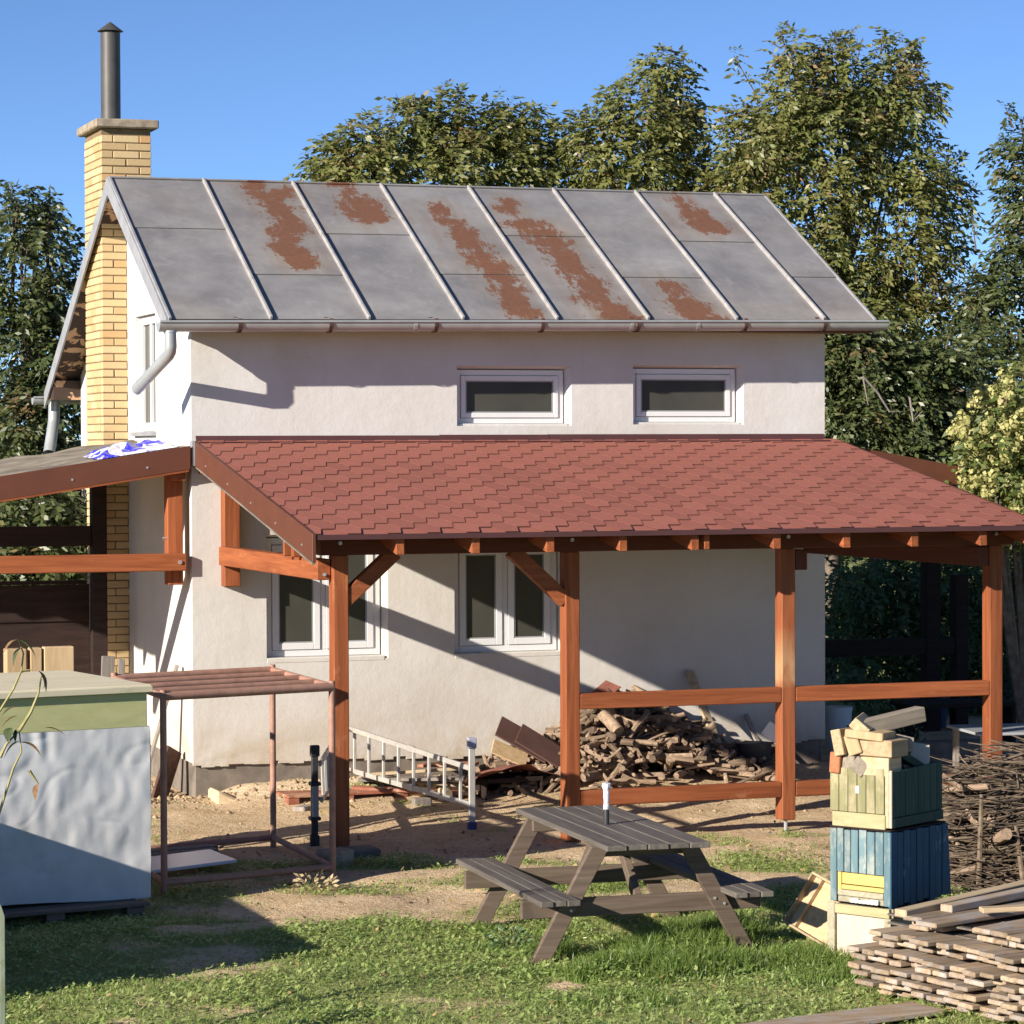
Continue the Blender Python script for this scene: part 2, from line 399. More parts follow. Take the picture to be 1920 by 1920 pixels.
F = np.stack([idx[:-1, :-1], idx[:-1, 1:], idx[1:, 1:], idx[1:, :-1]], -1).reshape(-1, 4)
me = np_mesh('ground', np.stack([GX, GY, GZ], -1).reshape(-1, 3), F, m_ground(), True)
at = me.attributes.new('grassy', 'FLOAT', 'POINT')
gg = grassy(GX, GY); far = (np.abs(GX-1.5) > 9) | (GY > 4) | (GY < -14); gg[far] = .8
at.data.foreach_set('value', gg.ravel().astype(np.float32))
at = me.attributes.new('debris', 'FLOAT', 'POINT'); at.data.foreach_set('value', np.clip(debris(GX, GY)*1.2+.5*blob(GX, GY, [(.1, -.35, .9, .5)]), 0, 1).ravel().astype(np.float32))
ground = link('ground', me, kind='structure'); ground['label'] = 'garden ground of bare soil and patchy lawn'

def blades(name, n, xr, yr, hmin, hmax, mat, wid, lean, dens, seed, broad=False):
    g = np.random.default_rng(seed)
    x = g.uniform(*xr, n); y = g.uniform(*yr, n)
    keep = g.uniform(0, 1, n) < dens(x, y); x, y = x[keep], y[keep]; n = len(x)
    z = gz(x, y)-.004
    lush = sstep(0, .5, blob(x, y, LUSH))
    h = g.uniform(hmin, hmax, n)*(.75+.5*vnoise(x, y, .5, 12))*(1+1.1*lush)
    a = g.uniform(0, 2*np.pi, n); ln = g.uniform(.2, 1, n)*lean*h
    b = a+np.pi/2+g.normal(0, .5, n); w = g.uniform(.6, 1.3, n)*wid
    base = np.stack([x, y, z], 1); wv = np.stack([np.cos(b)*w, np.sin(b)*w, np.zeros(n)], 1)
    dv = np.stack([np.cos(a)*ln, np.sin(a)*ln, np.zeros(n)], 1); up = np.stack([np.zeros(n), np.zeros(n), h], 1)
    if broad:      # small lobed leaves held flat above the ground
        c = base+up; t = np.stack([np.cos(a), np.sin(a), g.uniform(-.9, .3, n)], 1)*w[:, None]*1.6
        s = np.stack([np.cos(b), np.sin(b), g.uniform(-.3, .3, n)], 1)*w[:, None]
        v = np.stack([c-t, c-s, c+t, c+s], 1).reshape(-1, 3)
    else:
        v = np.stack([base-wv, base+wv, base+up*.62+dv*.35+wv*.7, base+up*.62+dv*.35-wv*.7, base+up*.95+dv], 1).reshape(-1, 3)
    k = 4 if broad else 5
    i = np.arange(n)[:, None]*k
    if broad: f = i+np.array([[0, 1, 2, 3]])
    else: f = np.concatenate([i+np.array([[0, 1, 2]]), i+np.array([[0, 2, 3]]), i+np.array([[3, 2, 4]])])
    return link(name, np_mesh(name, v, f, mat), kind='stuff')
mg = m_leaf('grass_blade', ((.17, .31, .055), (.27, .37, .09), (.35, .40, .14)), 1.6, .4, .4, (.42, .36, .18), (.58, .74))
ml = m_leaf('lawn_weed_leaf', ((.22, .35, .085), (.32, .41, .125), (.42, .46, .19)), 2, .35, .38)
ms = m_leaf('straw', ((.44, .36, .20), (.56, .47, .29), (.30, .22, .12)), 2, .1, .8)
o = blades('lawn_grass', 230000, (-4.2, 4.2), (-12.2, -1.0), .015, .036, mg, .0036, 1.4, lambda x, y: np.clip(grassy(x, y)*.85-.05, 0, 1), 21)
tag(o, 'short patchy lawn grass in front of the house')
o = blades('lawn_weeds', 230000, (-4.2, 4.2), (-12.2, -3.0), .012, .042, ml, .0105, .5, lambda x, y: np.clip(grassy(x, y)*.9-.25, 0, 1)*(.35+.65*sstep(.4, .6, vnoise(x, y, .5, 31))), 22, True)
tag(o, 'small clover and dandelion leaves among the lawn grass')
o = blades('dry_straw', 42000, (-3.5, 6.5), (-9.5, -.2), .004, .012, ms, .0028, 7, lambda x, y: np.clip(1.0-grassy(x, y)*.8, .05, 1)*.8, 23)
tag(o, 'dry straw and chips littering the bare soil')
mt = m_leaf('tall_grass_blade', ((.12, .225, .04), (.18, .28, .06), (.25, .32, .09)), 2.5, .45, .4)
o = blades('tall_grass', 80000, (-.2, 3.0), (-9.6, -6.6), .025, .075, mt, .0034, .9, lambda x, y: sstep(-.05, .7, blob(x, y, LUSH[:5]+[(1.9, -8.8, .7, .7), (1.3, -8.45, 1.2, .55)])+.9*(vnoise(x, y, .22, 44)-.6)), 24)
tag(o, 'taller fresh green grass around the picnic table')
mf = simple('fallen_leaf', (.40, .27, .13), .8, 0, .2, .5, 9, 0)
o = blades('fallen_leaves', 900, (-4, 5), (-11.5, -1.0), .010, .045, mf, .017, .5, lambda x, y: np.full(len(x), .8), 29, True)
tag(o, 'scattered dry leaves and wood chips on the lawn and soil')
# pebbles and crumbs of rubble by the plinth and under the porch
g = np.random.default_rng(5); vs = []; fs = []
def pebble(x, y, s):
    z = float(gz(x, y)); k = len(vs)
    d = g.uniform(.6, 1.3, 6)*s
    for q, e in zip(((1,0,0),(-1,0,0),(0,1,0),(0,-1,0),(0,0,.8),(0,0,-.5)), d): vs.append((x+q[0]*e, y+q[1]*e, z+q[2]*e))
    for t in ((0,2,4),(2,1,4),(1,3,4),(3,0,4),(2,0,5),(1,2,5),(3,1,5),(0,3,5)): fs.append(tuple(k+i for i in t))
for _ in range(420): pebble(g.uniform(-.9, 2.4), -abs(g.normal(0, .34))-.04, g.uniform(.006, .028)*(1 if g.uniform() < .8 else 1.7))
for _ in range(260): pebble(-abs(g.normal(0, .3))-.03, g.uniform(-.3, 1.5), g.uniform(.008, .04))
for _ in range(1500): pebble(g.uniform(-1, 6), g.uniform(-5.2, -.3), g.uniform(.004, .014)*(1 if g.uniform() < .92 else 2.2))
link('gravel', np_mesh('gravel', np.array(vs), np.array(fs), simple('rubble', (.34, .25, .155), .95, var=.4, sc=3)), kind='stuff')['label'] = 'plaster rubble and small stones along the wall foot'

# ------------------------------------------------------------------ house
HW, HD = 6.131, 5.15
YR = 2.113
def roofz(x, y):
    e = 3.9054+x*0.00953; r = 5.3350+x*0.00000
    return e+(r-e)*(y+.42)/(YR+.42) if y <= YR else r-(y-YR)*.572
house = thing('house', (HW/2, HD/2, -.3), 'small white plastered house with a rusty grey sheet metal roof and yellow brick chimney', 'house')
# front wall with recessed openings
UPW = [(2.462, 3.572, 2.980, 3.525), (4.180, 5.295, 2.992, 3.545)]
LOW = [(.672, 1.800, .885, 2.013), (2.430, 3.500, .880, 1.960)]
def wall_front():
    b = MB(); holes = UPW+LOW; D = .13
    xs = sorted({0, HW, *[h[0] for h in holes], *[h[1] for h in holes]}); zs = sorted({0, 3.88, *[h[2] for h in holes], *[h[3] for h in holes]})
    for i in range(len(xs)-1):
        for j in range(len(zs)-1):
            cx, cz = (xs[i]+xs[i+1])/2, (zs[j]+zs[j+1])/2
            if any(h[0] < cx < h[1] and h[2] < cz < h[3] for h in holes): continue
            b.add([(xs[i], 0, zs[j]), (xs[i+1], 0, zs[j]), (xs[i+1], 0, zs[j+1]), (xs[i], 0, zs[j+1])], [(0, 1, 2, 3)])
    for x0, x1, z0, z1 in holes:
        b.add([(x0,0,z0),(x1,0,z0),(x1,0,z1),(x0,0,z1),(x0+.008,D,z0+.01),(x1-.05,D,z0+.01),(x1-.05,D,z1-.03),(x0+.008,D,z1-.03)], [(0,1,5,4),(1,2,6,5),(2,3,7,6),(3,0,4,7)])
    # gable x=0 with one tall window, other walls plain
    GY0, GY1, GZ0, GZ1 = 1.475, 2.37, 2.945, 4.045
    ys = [0, GY0, YR, GY1, HD]
    for k in range(4):
        a, c = ys[k], ys[k+1]
        ta, tc = roofz(0, a)-.05, roofz(0, c)-.05
        if GY0 <= a and c <= GY1:
            b.add([(0,a,0),(0,c,0),(0,c,GZ0),(0,a,GZ0)], [(0,3,2,1)]); b.add([(0,a,GZ1),(0,c,GZ1),(0,c,tc),(0,a,ta)], [(0,3,2,1)])
        else: b.add([(0,a,0),(0,c,0),(0,c,tc),(0,a,ta)], [(0,3,2,1)])
    b.add([(0,GY0,GZ0),(0,GY1,GZ0),(0,GY1,GZ1),(0,GY0,GZ1),(.13,GY0,GZ0),(.13,GY1,GZ0),(.13,GY1,GZ1),(.13,GY0,GZ1)], [(0,1,5,4),(1,2,6,5),(2,3,7,6),(3,0,4,7)])
    b.add([(HW,0,0),(HW,YR,0),(HW,HD,0),(HW,HD,roofz(HW,HD)-.05),(HW,YR,roofz(HW,YR)-.05),(HW,0,3.88)], [(0,1,4,5),(1,2,3,4)])
    b.add([(0,HD,0),(HW,HD,0),(HW,HD,3.3),(0,HD,3.3)], [(3,2,1,0)])
    b.add([(0,0,0),(HW,0,0),(HW,HD,0),(0,HD,0)], [(0,3,2,1)])
    me = bpy.data.meshes.new('wall'); me.from_pydata(b.v, [], b.f); me.materials.append(M['plaster'])
    return link('wall', me, house)
wall_front()
b = MB(); b.box((.03, .03, -.75), (HW-.03, HD-.03, 0)); b.build('plinth', M['plinth'], house)
# ragged lower lip of the plaster over the plinth
b = MB(); g = random.Random(3); x = .0
while x < 5.9:
    w = g.uniform(.05, .16); d = g.uniform(.0, .035)+ (.015 if g.random() < .2 else 0)
    b.box((x, -.004, -d), (min(x+w, 5.95), .029, .0)); x += w
b.build('plaster_edge', M['plaster'], house)
def window(x0, x1, z0, z1, lights, y=.085, fr=.07, rail=.055, glass='pane'):
    w = MB(); D = .06
    w.box((x0, y, z0), (x0+fr, y+D, z1)); w.box((x1-fr, y, z0), (x1, y+D, z1))
    w.box((x0+fr, y, z0), (x1-fr, y+D, z0+fr)); w.box((x0+fr, y, z1-fr), (x1-fr, y+D, z1))
    n = lights; mw = .05
    iw = (x1-x0-2*fr-(n-1)*mw)/n
    for k in range(1, n):
        xa = x0+fr+k*iw+(k-1)*mw; w.box((xa, y, z0+fr), (xa+mw, y+D, z1-fr))
    win = w.build('window', M['pvc'], house, .004)
    for k in range(n):
        a = x0+fr+k*(iw+mw)+.003; c = a+iw-.006; p, q = z0+fr+.003, z1-fr-.003
        s = MB(); yy = y-.012
        s.box((a, yy, p), (a+rail, yy+.05, q)); s.box((c-rail, yy, p), (c, yy+.05, q))
        s.box((a+rail, yy, p), (c-rail, yy+.05, p+rail)); s.box((a+rail, yy, q-rail), (c-rail, yy+.05, q))
        s.build('sash', M['pvc'], win, .004)
        s = MB(); e = .012
        for u in ((a+rail, p+rail, a+rail+e, q-rail), (c-rail-e, p+rail, c-rail, q-rail), (a+rail+e, p+rail, c-rail-e, p+rail+e), (a+rail+e, q-rail-e, c-rail-e, q-rail)):
            s.box((u[0], yy+.006, u[1]), (u[2], yy+.03, u[3]))
        s.build('gasket', M['pvcgrey'], win)
        s = MB(); s.box((a+rail+e, yy+.018, p+rail+e), (c-rail-e, yy+.024, q-rail-e)); s.build('pane', M[glass], win)
    return win
for h in UPW:
    w = window(h[0]+.009, h[1]-.052, h[2]+.022, h[3]-.032, 1, .085, .05, .045)
    b = MB(); b.box((h[0]+.001, .03, h[2]+.0), (h[1]-.03, .084, h[2]+.022)); b.build('sill', M['plaster'], w)
for h in LOW:
    w = window(h[0]+.009, h[1]-.052, h[2]+.030, h[3]-.032, 2, .085, .06, .06, 'panelow')
    b = MB(); b.box((h[0]+.001, -.004, h[2]-.02), (h[1]-.03, .084, h[2]+.03)); b.build('sill', M['plaster'], w, .008)
# gable window seen edge-on
b = MB(); b.box((.05, 1.478, 2.95), (.11, 1.56, 4.04)); b.box((.05, 2.29, 2.95), (.11, 2.367, 4.04)); b.box((.05, 1.56, 2.95), (.11, 2.29, 3.03)); b.box((.05, 1.56, 3.96), (.11, 2.29, 4.04)); b.box((.05, 1.90, 3.03), (.11, 1.95, 3.96))
gw = b.build('window', M['pvc'], house, .004)
b = MB(); b.box((.08, 1.56, 3.03), (.086, 1.90, 3.96)); b.build('pane', M['pane'], gw)
b = MB(); b.box((.08, 1.95, 3.03), (.086, 2.29, 3.96)); b.build('pane', M['pane'], gw)
b = MB(); b.box((-.05, 1.44, 2.905), (.045, 2.40, 2.942)); b.build('sill', M['trim'], gw)

# roof: sheets between standing seams
SE = [-0.281, 0.619, 1.512, 2.385, 3.277, 4.163, 5.042, 5.928, 6.434]
SR = [-0.292, 0.613, 1.489, 2.373, 3.27, 4.156, 5.032, 5.891, 6.444]
rb = MB()
for (a, c) in (((0, 0), (1, 0)),):
    pass
E0 = lambda i, t: Vector((SE[i]+(SR[i]-SE[i])*t, -.42+(YR+.42)*t, roofz(SE[i]+(SR[i]-SE[i])*t, -.42+(YR+.42)*t)))
deck = MB()
deck.add([(-.27, -.41, roofz(-.27, -.41)-.03), (6.42, -.41, roofz(6.42, -.41)-.03), (6.42, YR, roofz(6.42, YR)-.03), (-.27, YR, roofz(-.27, YR)-.03), (-.27, 5.55, roofz(-.27, 5.55)-.03), (6.42, 5.55, roofz(6.42, 5.55)-.03)], [(0, 1, 2, 3), (3, 2, 5, 4)])
me = bpy.data.meshes.new('roof'); me.from_pydata(deck.v, [], deck.f); me.materials.append(M['soffit'])
roof = link('roof', me, house)
up = Vector((0, -.47, .88))
for i in range(8):
    cut = (.64, .315, .62, .33, .63, .32, .61, .335)[i]
    for (t0, t1, lift) in ((0, cut, 0), (cut-.012, 1, .008)):
        p = [E0(i, t0), E0(i+1, t0), E0(i+1, t1), E0(i, t1)]
        # two cells across with a slight sag so the sheet is not dead flat
        vs = []; nu, nv = 5, 5
        for jv in range(nv):
            for ju in range(nu):
                u, v = ju/(nu-1), jv/(nv-1)
                q = p[0].lerp(p[1], u).lerp(p[3].lerp(p[2], u), v)
                q = q+up*(lift+.006*math.sin(u*math.pi)*math.sin(v*math.pi)*random.uniform(-1, 1)); vs.append(tuple(q))
        fs = [(a*nu+c, a*nu+c+1, (a+1)*nu+c+1, (a+1)*nu+c) for a in range(nv-1) for c in range(nu-1)]
        k = len(vs); e = [tuple(Vector(vs[c])-up*.013) for c in range(nu)]
        vs += e; nf = len(fs); fs += [(k+c, k+c+1, c+1, c) for c in range(nu-1)]
        me = bpy.data.meshes.new('roof_sheet'); me.from_pydata(vs, [], fs); me.materials.append(M['roof']); me.materials.append(M['lap'])
        for p in me.polygons[nf:]: p.material_index = 1
        me.polygons.foreach_set('use_smooth', [True]*len(me.polygons)); link('roof_sheet', me, roof)
for i in range(1, 8):
    s = MB(); s.bar(E0(i, -.003)+up*.016, E0(i, 1.0)+up*.016, .030, .040); s.build('seam', M['seam'], roof, .006)
s = MB()   # left verge: upright strip facing the gable side, with a raised lip
s.bar(E0(0, -.005)+up*.012, E0(0, 1)+up*.012, .030, .03); s.build('verge_lip', M['trim'], roof, .005)
for i, (xa, xb) in ((0, (-.315, -.297)), (8, (6.442, 6.462))):
    s = MB(); a = E0(i, -.005); c = E0(i, 1.0); bk = Vector((c.x, 5.56, roofz(c.x, 5.56)))
    s.prism([(a.y, a.z-.13), (c.y, c.z-.15), (c.y, c.z+.02), (a.y, a.z+.02)], 'x', xa, xb)
    s.prism([(c.y+.001, c.z-.15), (bk.y, bk.z-.15), (bk.y, bk.z+.02), (c.y+.001, c.z+.02)], 'x', xa, xb)
    s.build('verge_trim', M['trim'], roof)
s = MB(); s.bar(E0(0, 1)+Vector((-.01, .02, .012)), E0(8, 1)+Vector((.01, .02, .012)), .10, .022); s.build('ridge_cap', M['roof'], roof, .008)
s = MB(); s.add([(-.29, YR+.02, roofz(-.29, YR)), (6.44, YR+.02, roofz(6.44, YR)), (6.44, 5.57, roofz(6.44, 5.57)), (-.29, 5.57, roofz(-.29, 5.57))], [(0, 1, 2, 3)])
s.build('back_sheet', M['roof'], roof)
s = MB()
for i in range(1, 8): s.bar(E0(i, 1)+Vector((0, .03, .01)), Vector((SR[i], 5.57, roofz(SR[i], 5.57)+.012)), .03, .04)
s.build('back_seams', M['seam'], roof)
s = MB(); s.box((-.28, -.40, 3.845), (6.42, -.375, 3.905)); s.build('fascia', M['darktrim'], roof)
s = MB(); s.box((-.27, -.372, 3.85), (6.41, -.004, 3.87)); s.build('soffit', M['mortar'], roof)
s = MB(); s.box((-.285, HD+.002, 3.30), (0, 5.52, 3.50)); s.build('eave_box', M['soffit'], roof)
# gutter
def half_round(x0, x1, y, z0, z1, r, name, parent, m):
    s = MB(); n = 12
    vs = []
    for x, z in ((x0, z0), (x1, z1)):
        for rr in (r, r-.006):
            for k in range(n+1):
                t = math.pi+math.pi*k/n; vs.append((x, y+rr*math.cos(t), z+rr*math.sin(t)))
    q = n+1; fs = []
    for k in range(n):
        fs += [(k, k+1, 2*q+k+1, 2*q+k), (q+k, 3*q+k, 3*q+k+1, q+k+1)]
    fs += [tuple(range(q)), tuple(2*q+k for k in range(q))]
    s.add(vs, fs)
    s.tube([(x0, y-r-.004, z0+.004), (x1, y-r-.004, z1+.004)], .011, 8)
    o = s.build(name, m, parent); smooth_tubes(o.data, 50); return o
gut = half_round(-.40, 6.516, -.50, 3.868, 3.945, .082, 'gutter', house, M['zinc'])
for x in (.308, 1.123, 2.089, 3.090, 4.011, 5.071, 5.869):
    z = 3.868+(x+.40)*.01114
    s = MB(); pts = [(x, -.50+.090*math.cos(math.pi*(1.02+k*.96/8)), z+.090*math.sin(math.pi*(1.02+k*.96/8))) for k in range(9)]
    for p, q in zip(pts, pts[1:]): s.bar(p, q, .035, .006)
    s.bar((x, -.588, z), (x, -.575, z+.03), .035, .008); s.bar((x, -.41, z), (x, -.39, z+.05), .035, .008)
    s.build('bracket', M['rustiron'], gut)
for x in (1.9, 3.95, 4.6):
    z = 3.868+(x+.40)*.01114; s = MB()
    pts = [(x, -.50+.0855*math.cos(math.pi*(1+k/8)), z+.0855*math.sin(math.pi*(1+k/8))) for k in range(9)]
    for p, q in zip(pts, pts[1:]): s.bar(p, q, .03, .004)
    s.build('joint_clip', M['zinc'], gut)
def pipe(name, pts, r, m, parent, n=16):
    s = MB(); P = [Vector(p) for p in pts]; Q = [P[0]]
    for i in range(1, len(P)-1):
        a = (P[i-1]-P[i]).normalized(); c = (P[i+1]-P[i]).normalized(); d = min(.05, r)
        Q += [P[i]+a*d, P[i]+(a+c)*d*.29, P[i]+c*d]
    Q.append(P[-1]); s.tube(Q, r, n, False); L = len(Q)
    s.tube([Q[-1]+(Q[-2]-Q[-1]).normalized()*.05, Q[-1]], r-.004, n, False)
    s.tube([Q[0], Q[0]+(Q[1]-Q[0]).normalized()*.02], r+.006, n)
    o = s.build(name, m, parent); smooth_tubes(o.data, 50); return o
pipe('downpipe', [(-.295, -.50, 3.80), (-.288, -.50, 3.61), (-.455, .15, 3.305)], .052, M['zinc'], house)
g2 = half_round(-.42, 6.5, 5.66, 3.33, 3.40, .075, 'gutter', house, M['zinc'])
pipe('downpipe', [(-0.190, 5.640, 3.335), (-0.197, 5.640, 3.081), (-0.294, 5.400, 2.742)], .062, M['zinc'], house)

# chimney: mortar core, individual bricks on the two faces in view, the rest joined
chim = MB().box((-.243, 2.736, -.5), (.237, 3.54, 5.875)).build('chimney', M['mortar'], house)
def brick_mesh(l, d):
    return MB().box((-l/2, -d/2, -.0325), (l/2, d/2, .0325)).mesh('brick', M['brick'], .005)
CH = .0755; BX0, BX1, BY0, BY1 = -.253, .247, 2.726, 3.55
bms = {}
hidden = MB(); nb = 0; rr = random.Random(8)
courses = list(range(int((5.875+.45)/CH)))
for k in reversed(courses):
    z = -.45+CH*(k+.5)
    if z+.0325 > 5.874: continue
    odd = k % 2
    cuts = [0, .25, .5] if odd else [0, .12, .38, .5]
    depth = [0, .115, .3, .56, .824] if not odd else [0, .115, .42, .68, .824]
    def put(cx, cy, l, d, vis):
        global nb
        z2 = z+rr.uniform(-.0015, .0015); j = rr.uniform(-.0025, .0025)
        if vis and nb < 300:
            key = (round(l, 3), round(d, 3))
            if key not in bms: bms[key] = brick_mesh(*key)
            link('brick', bms[key], chim, Matrix.Translation((cx+j, cy+j, z2))); nb += 1
        else: hidden.box((cx-l/2, cy-d/2, z-.0325), (cx+l/2, cy+d/2, z+.0325))
    show = z > .95
    for a, c in zip(cuts, cuts[1:]):
        in_wall = z < roofz(a+BX0, 2.7) and a+BX0 > 0
        if in_wall: continue
        put(BX0+(a+c)/2, BY0+.0565, c-a-.011, .113, show)
        if z > 5: hidden.box((BX0+a+.005, BY1-.11, z-.0325), (BX0+c-.005, BY1, z+.0325))
    for a, c in zip(depth[1:], depth[2:]):
        put(BX0+.0565, BY0+(a+c)/2, .113, c-a-.011, show)
        if z > 5: hidden.box((BX1-.11, BY0+a+.005, z-.0325), (BX1, BY0+c-.005, z+.0325))
hidden.build('brickwork', M['brick'], chim, kind='stuff')
s = MB(); s.box((-.312, 2.655, 5.880), (.306, 3.64, 5.965))
cap = s.build('cap_slab', M['capstone'], chim, .012)
s = MB(); s.tube([(-.076, 3.1, 5.94), (-.076, 3.1, 6.845)], .096, 24); o = s.build('flue_pipe', M['flue'], chim); smooth_tubes(o.data)
s = MB(); s.tube([(-.076, 3.1, 6.862), (-.076, 3.1, 6.955)], [.128, .006], 24)
for a in (.4, 2.5, 4.6): s.box((-.076+.09*math.cos(a)-.004, 3.1+.09*math.sin(a)-.004, 6.80), (-.076+.09*math.cos(a)+.004, 3.1+.09*math.sin(a)+.004, 6.87))
s.build('flue_cap', M['flue'], chim)
s = MB()
for k in range(7): s.box((-.16+k*.03, 2.98, 5.962), (-.13+k*.03, 3.02+rr.uniform(0, .02), 5.972+rr.uniform(.005, .03)))
s.build('mortar_collar', M['capstone'], chim)

# ------------------------------------------------------------------ porch along the front
SL = .183
def ps(y): return 2.85+SL*y
porch = thing('porch', (3.2, -3.4, -.38), 'lean-to porch of red-brown stained posts with hexagonal red shingle roof on the house front', 'porch')
PX = [.318, 2.229, 4.108, 6.011]; PW = .122; PY0, PY1 = -3.486, -3.347
def timber(name, a, b, axis, parent, bev=.006, m=None):
    return MB().box(a, b).build(name, m or M['stain'][axis], parent, bev)
post = []
for i, x in enumerate(PX):
    zb = (-.36, -.36, -.275, -.34)[i]
    p = timber('post', (x, PY0, zb), (x+PW, PY1, 1.948), 'z', porch, .007, M['stainworn'] if i == 2 else None); post.append(p)
    for dz in (2.045, 1.865):
        s = MB(); s.tube([(x+.05, -3.512, dz), (x+.05, -3.500, dz)], .016, 8)
        if dz > 2: s.tube([(x+.05, -3.510, dz), (x+.05, -3.516, dz)], .009, 6); s.build('bolt', M['steel'], p)
s = MB(); s.tube([(4.17, -3.42, -.42), (4.17, -3.42, -.27)], .016, 8); s.build('post_anchor', M['steel'], post[2])
s = MB(); s.tube([(4.17, -3.42, -.52), (4.17, -3.42, -.385)], [.17, .16], 14); s.build('footing', M['capstone'], post[2], .01)
s = MB(); s.box((.33, -3.80, -.50), (.60, -3.52, -.30)); s.build('footing', M['plinth'], post[0], .012)
timber('header', (.215, -3.498, 1.950), (6.24, -3.345, 2.085), 'x', porch, m=M['stainshade']['x'])
for x in (.719, 1.327, 1.937, 2.544, 3.152, 3.262, 3.860, 4.472, 5.081, 5.704, 6.14):
    w = .045 if x == 3.262 else .066; y0 = -3.95 if x != 3.262 else -3.93
    s = MB(); top = lambda y: ps(y)-.030
    s.prism([(y0, top(y0)-.135), (y0+.004, top(y0)), (-.02, top(-.02)), (-.02, top(-.02)-.135)], 'x', x-w/2, x+w/2)
    s.build('rafter', M['stain']['y'], porch, .004)
timber('wall_plate', (.06, -.075, 2.56), (6.1, -.003, 2.66), 'x', porch)
# ties from the wall to the posts
timber('wall_post', (.260, -.142, 1.565), (.402, -.003, 2.556), 'z', porch)
tie = timber('tie_beam', (.205, -3.425, 1.757), (.314, -.146, 1.920), 'y', porch)
s = MB(); s.tube([(.26, -3.43, 1.80), (.26, -3.445, 1.80)], .014, 8); s.build('bolt', M['steel'], tie)
timber('tie_stub', (4.234, -3.480, 1.770), (4.340, -3.10, 1.935), 'y', porch, m=M['stainshade']['y'])
timber('tie_beam', (5.900, -3.480, 1.775), (6.006, -.01, 1.94), 'y', porch, m=M['stainshade']['y'])
# short stub of timber on the left tie under the verge
timber('packing_block', (.12, -2.75, 1.922), (.30, -2.70, 2.10), 'z', porch); timber('packing_block', (.13, -2.98, 1.922), (.30, -2.92, 2.12), 'z', porch)
# knee braces
def brace(x0, z0, x1, z1):
    s = MB(); d = Vector((x1-x0, 0, z1-z0)).normalized(); n = Vector((-d.z, 0, d.x))*.058
    a, c = Vector((x0, 0, z0)), Vector((x1, 0, z1))
    s.prism([(a.x-n.x, a.z-n.z), (c.x-n.x, c.z-n.z), (c.x+n.x, c.z+n.z), (a.x+n.x, a.z+n.z)], 'y', -3.47, -3.365)
    return s.build('brace', M['stain']['x'], porch, .005)
brace(.425, 1.60, .83, 1.965); brace(2.245, 1.56, 1.80, 1.965)
for zt, zb in ((.815, .690), (.040, -.086)):
    timber('rail', (2.353, -3.484, zb), (4.106, -3.405, zt), 'x', porch); timber('rail', (4.232, -3.484, zb), (6.009, -3.405, zt), 'x', porch)
# roof deck, flashing, verge
XL, XR = .045, 6.235; YE = -3.98
s = MB(); s.prism([(YE, ps(YE)-.028), (-.004, ps(0)-.028), (-.004, ps(0)-.004), (YE, ps(YE)-.004)], 'x', XL, XR); s.build('roof_deck', M['stain']['x'], porch)
s = MB(); s.prism([(YE-.012, ps(YE)-.036), (YE-.004, ps(YE)-.036), (YE-.004, ps(YE)+.004), (YE-.012, ps(YE)+.004)], 'x', XL, XR); s.build('drip_edge', M['flash'], porch)
for (xa, xb) in ((.012, .040), (6.238, 6.266)):
    v = MB(); v.prism([(YE-.02, ps(YE)-.205), (-.06, ps(-.06)-.205), (-.03, ps(0)+.0), (YE-.02, ps(YE)+.012)], 'x', xa, xb); vb = v.build('verge_board', M['darktrim'], porch, .003)
    v = MB(); v.prism([(YE, ps(YE)-.222), (-.10, ps(-.10)-.222), (-.10, ps(-.10)-.207), (YE, ps(YE)-.207)], 'x', xa+.002, xb-.002); v.build('verge_batten', M['plinth'], vb)
    for k in range(5):
        y = -.5-k*.8; q = MB(); q.tube([(xa-.006, y, ps(y)-.13), (xa, y, ps(y)-.13)], .009, 8); q.build('bolt', M['steel'], vb)
v = MB(); v.box((-.015, -.10, 2.63), (.010, -.004, 2.85)); v.build('end_flashing', M['trim'], porch)
for k, (xa, xb) in enumerate(((.037, 2.30), (2.29, 3.34), (3.33, 6.115))):
    v = MB(); e = .004*(k % 2); z = 2.895+.0023*(xa)
    v.prism([(-.004, z), (-.010-e, z), (-.040-e, z-.058), (-.16-e, ps(-.16)+.022), (-.16-e, ps(-.16)+.014), (-.03-e, z-.064), (-.004, z-.010)], 'x', xa, xb)
    v.build('wall_flashing', M['flash'], porch)
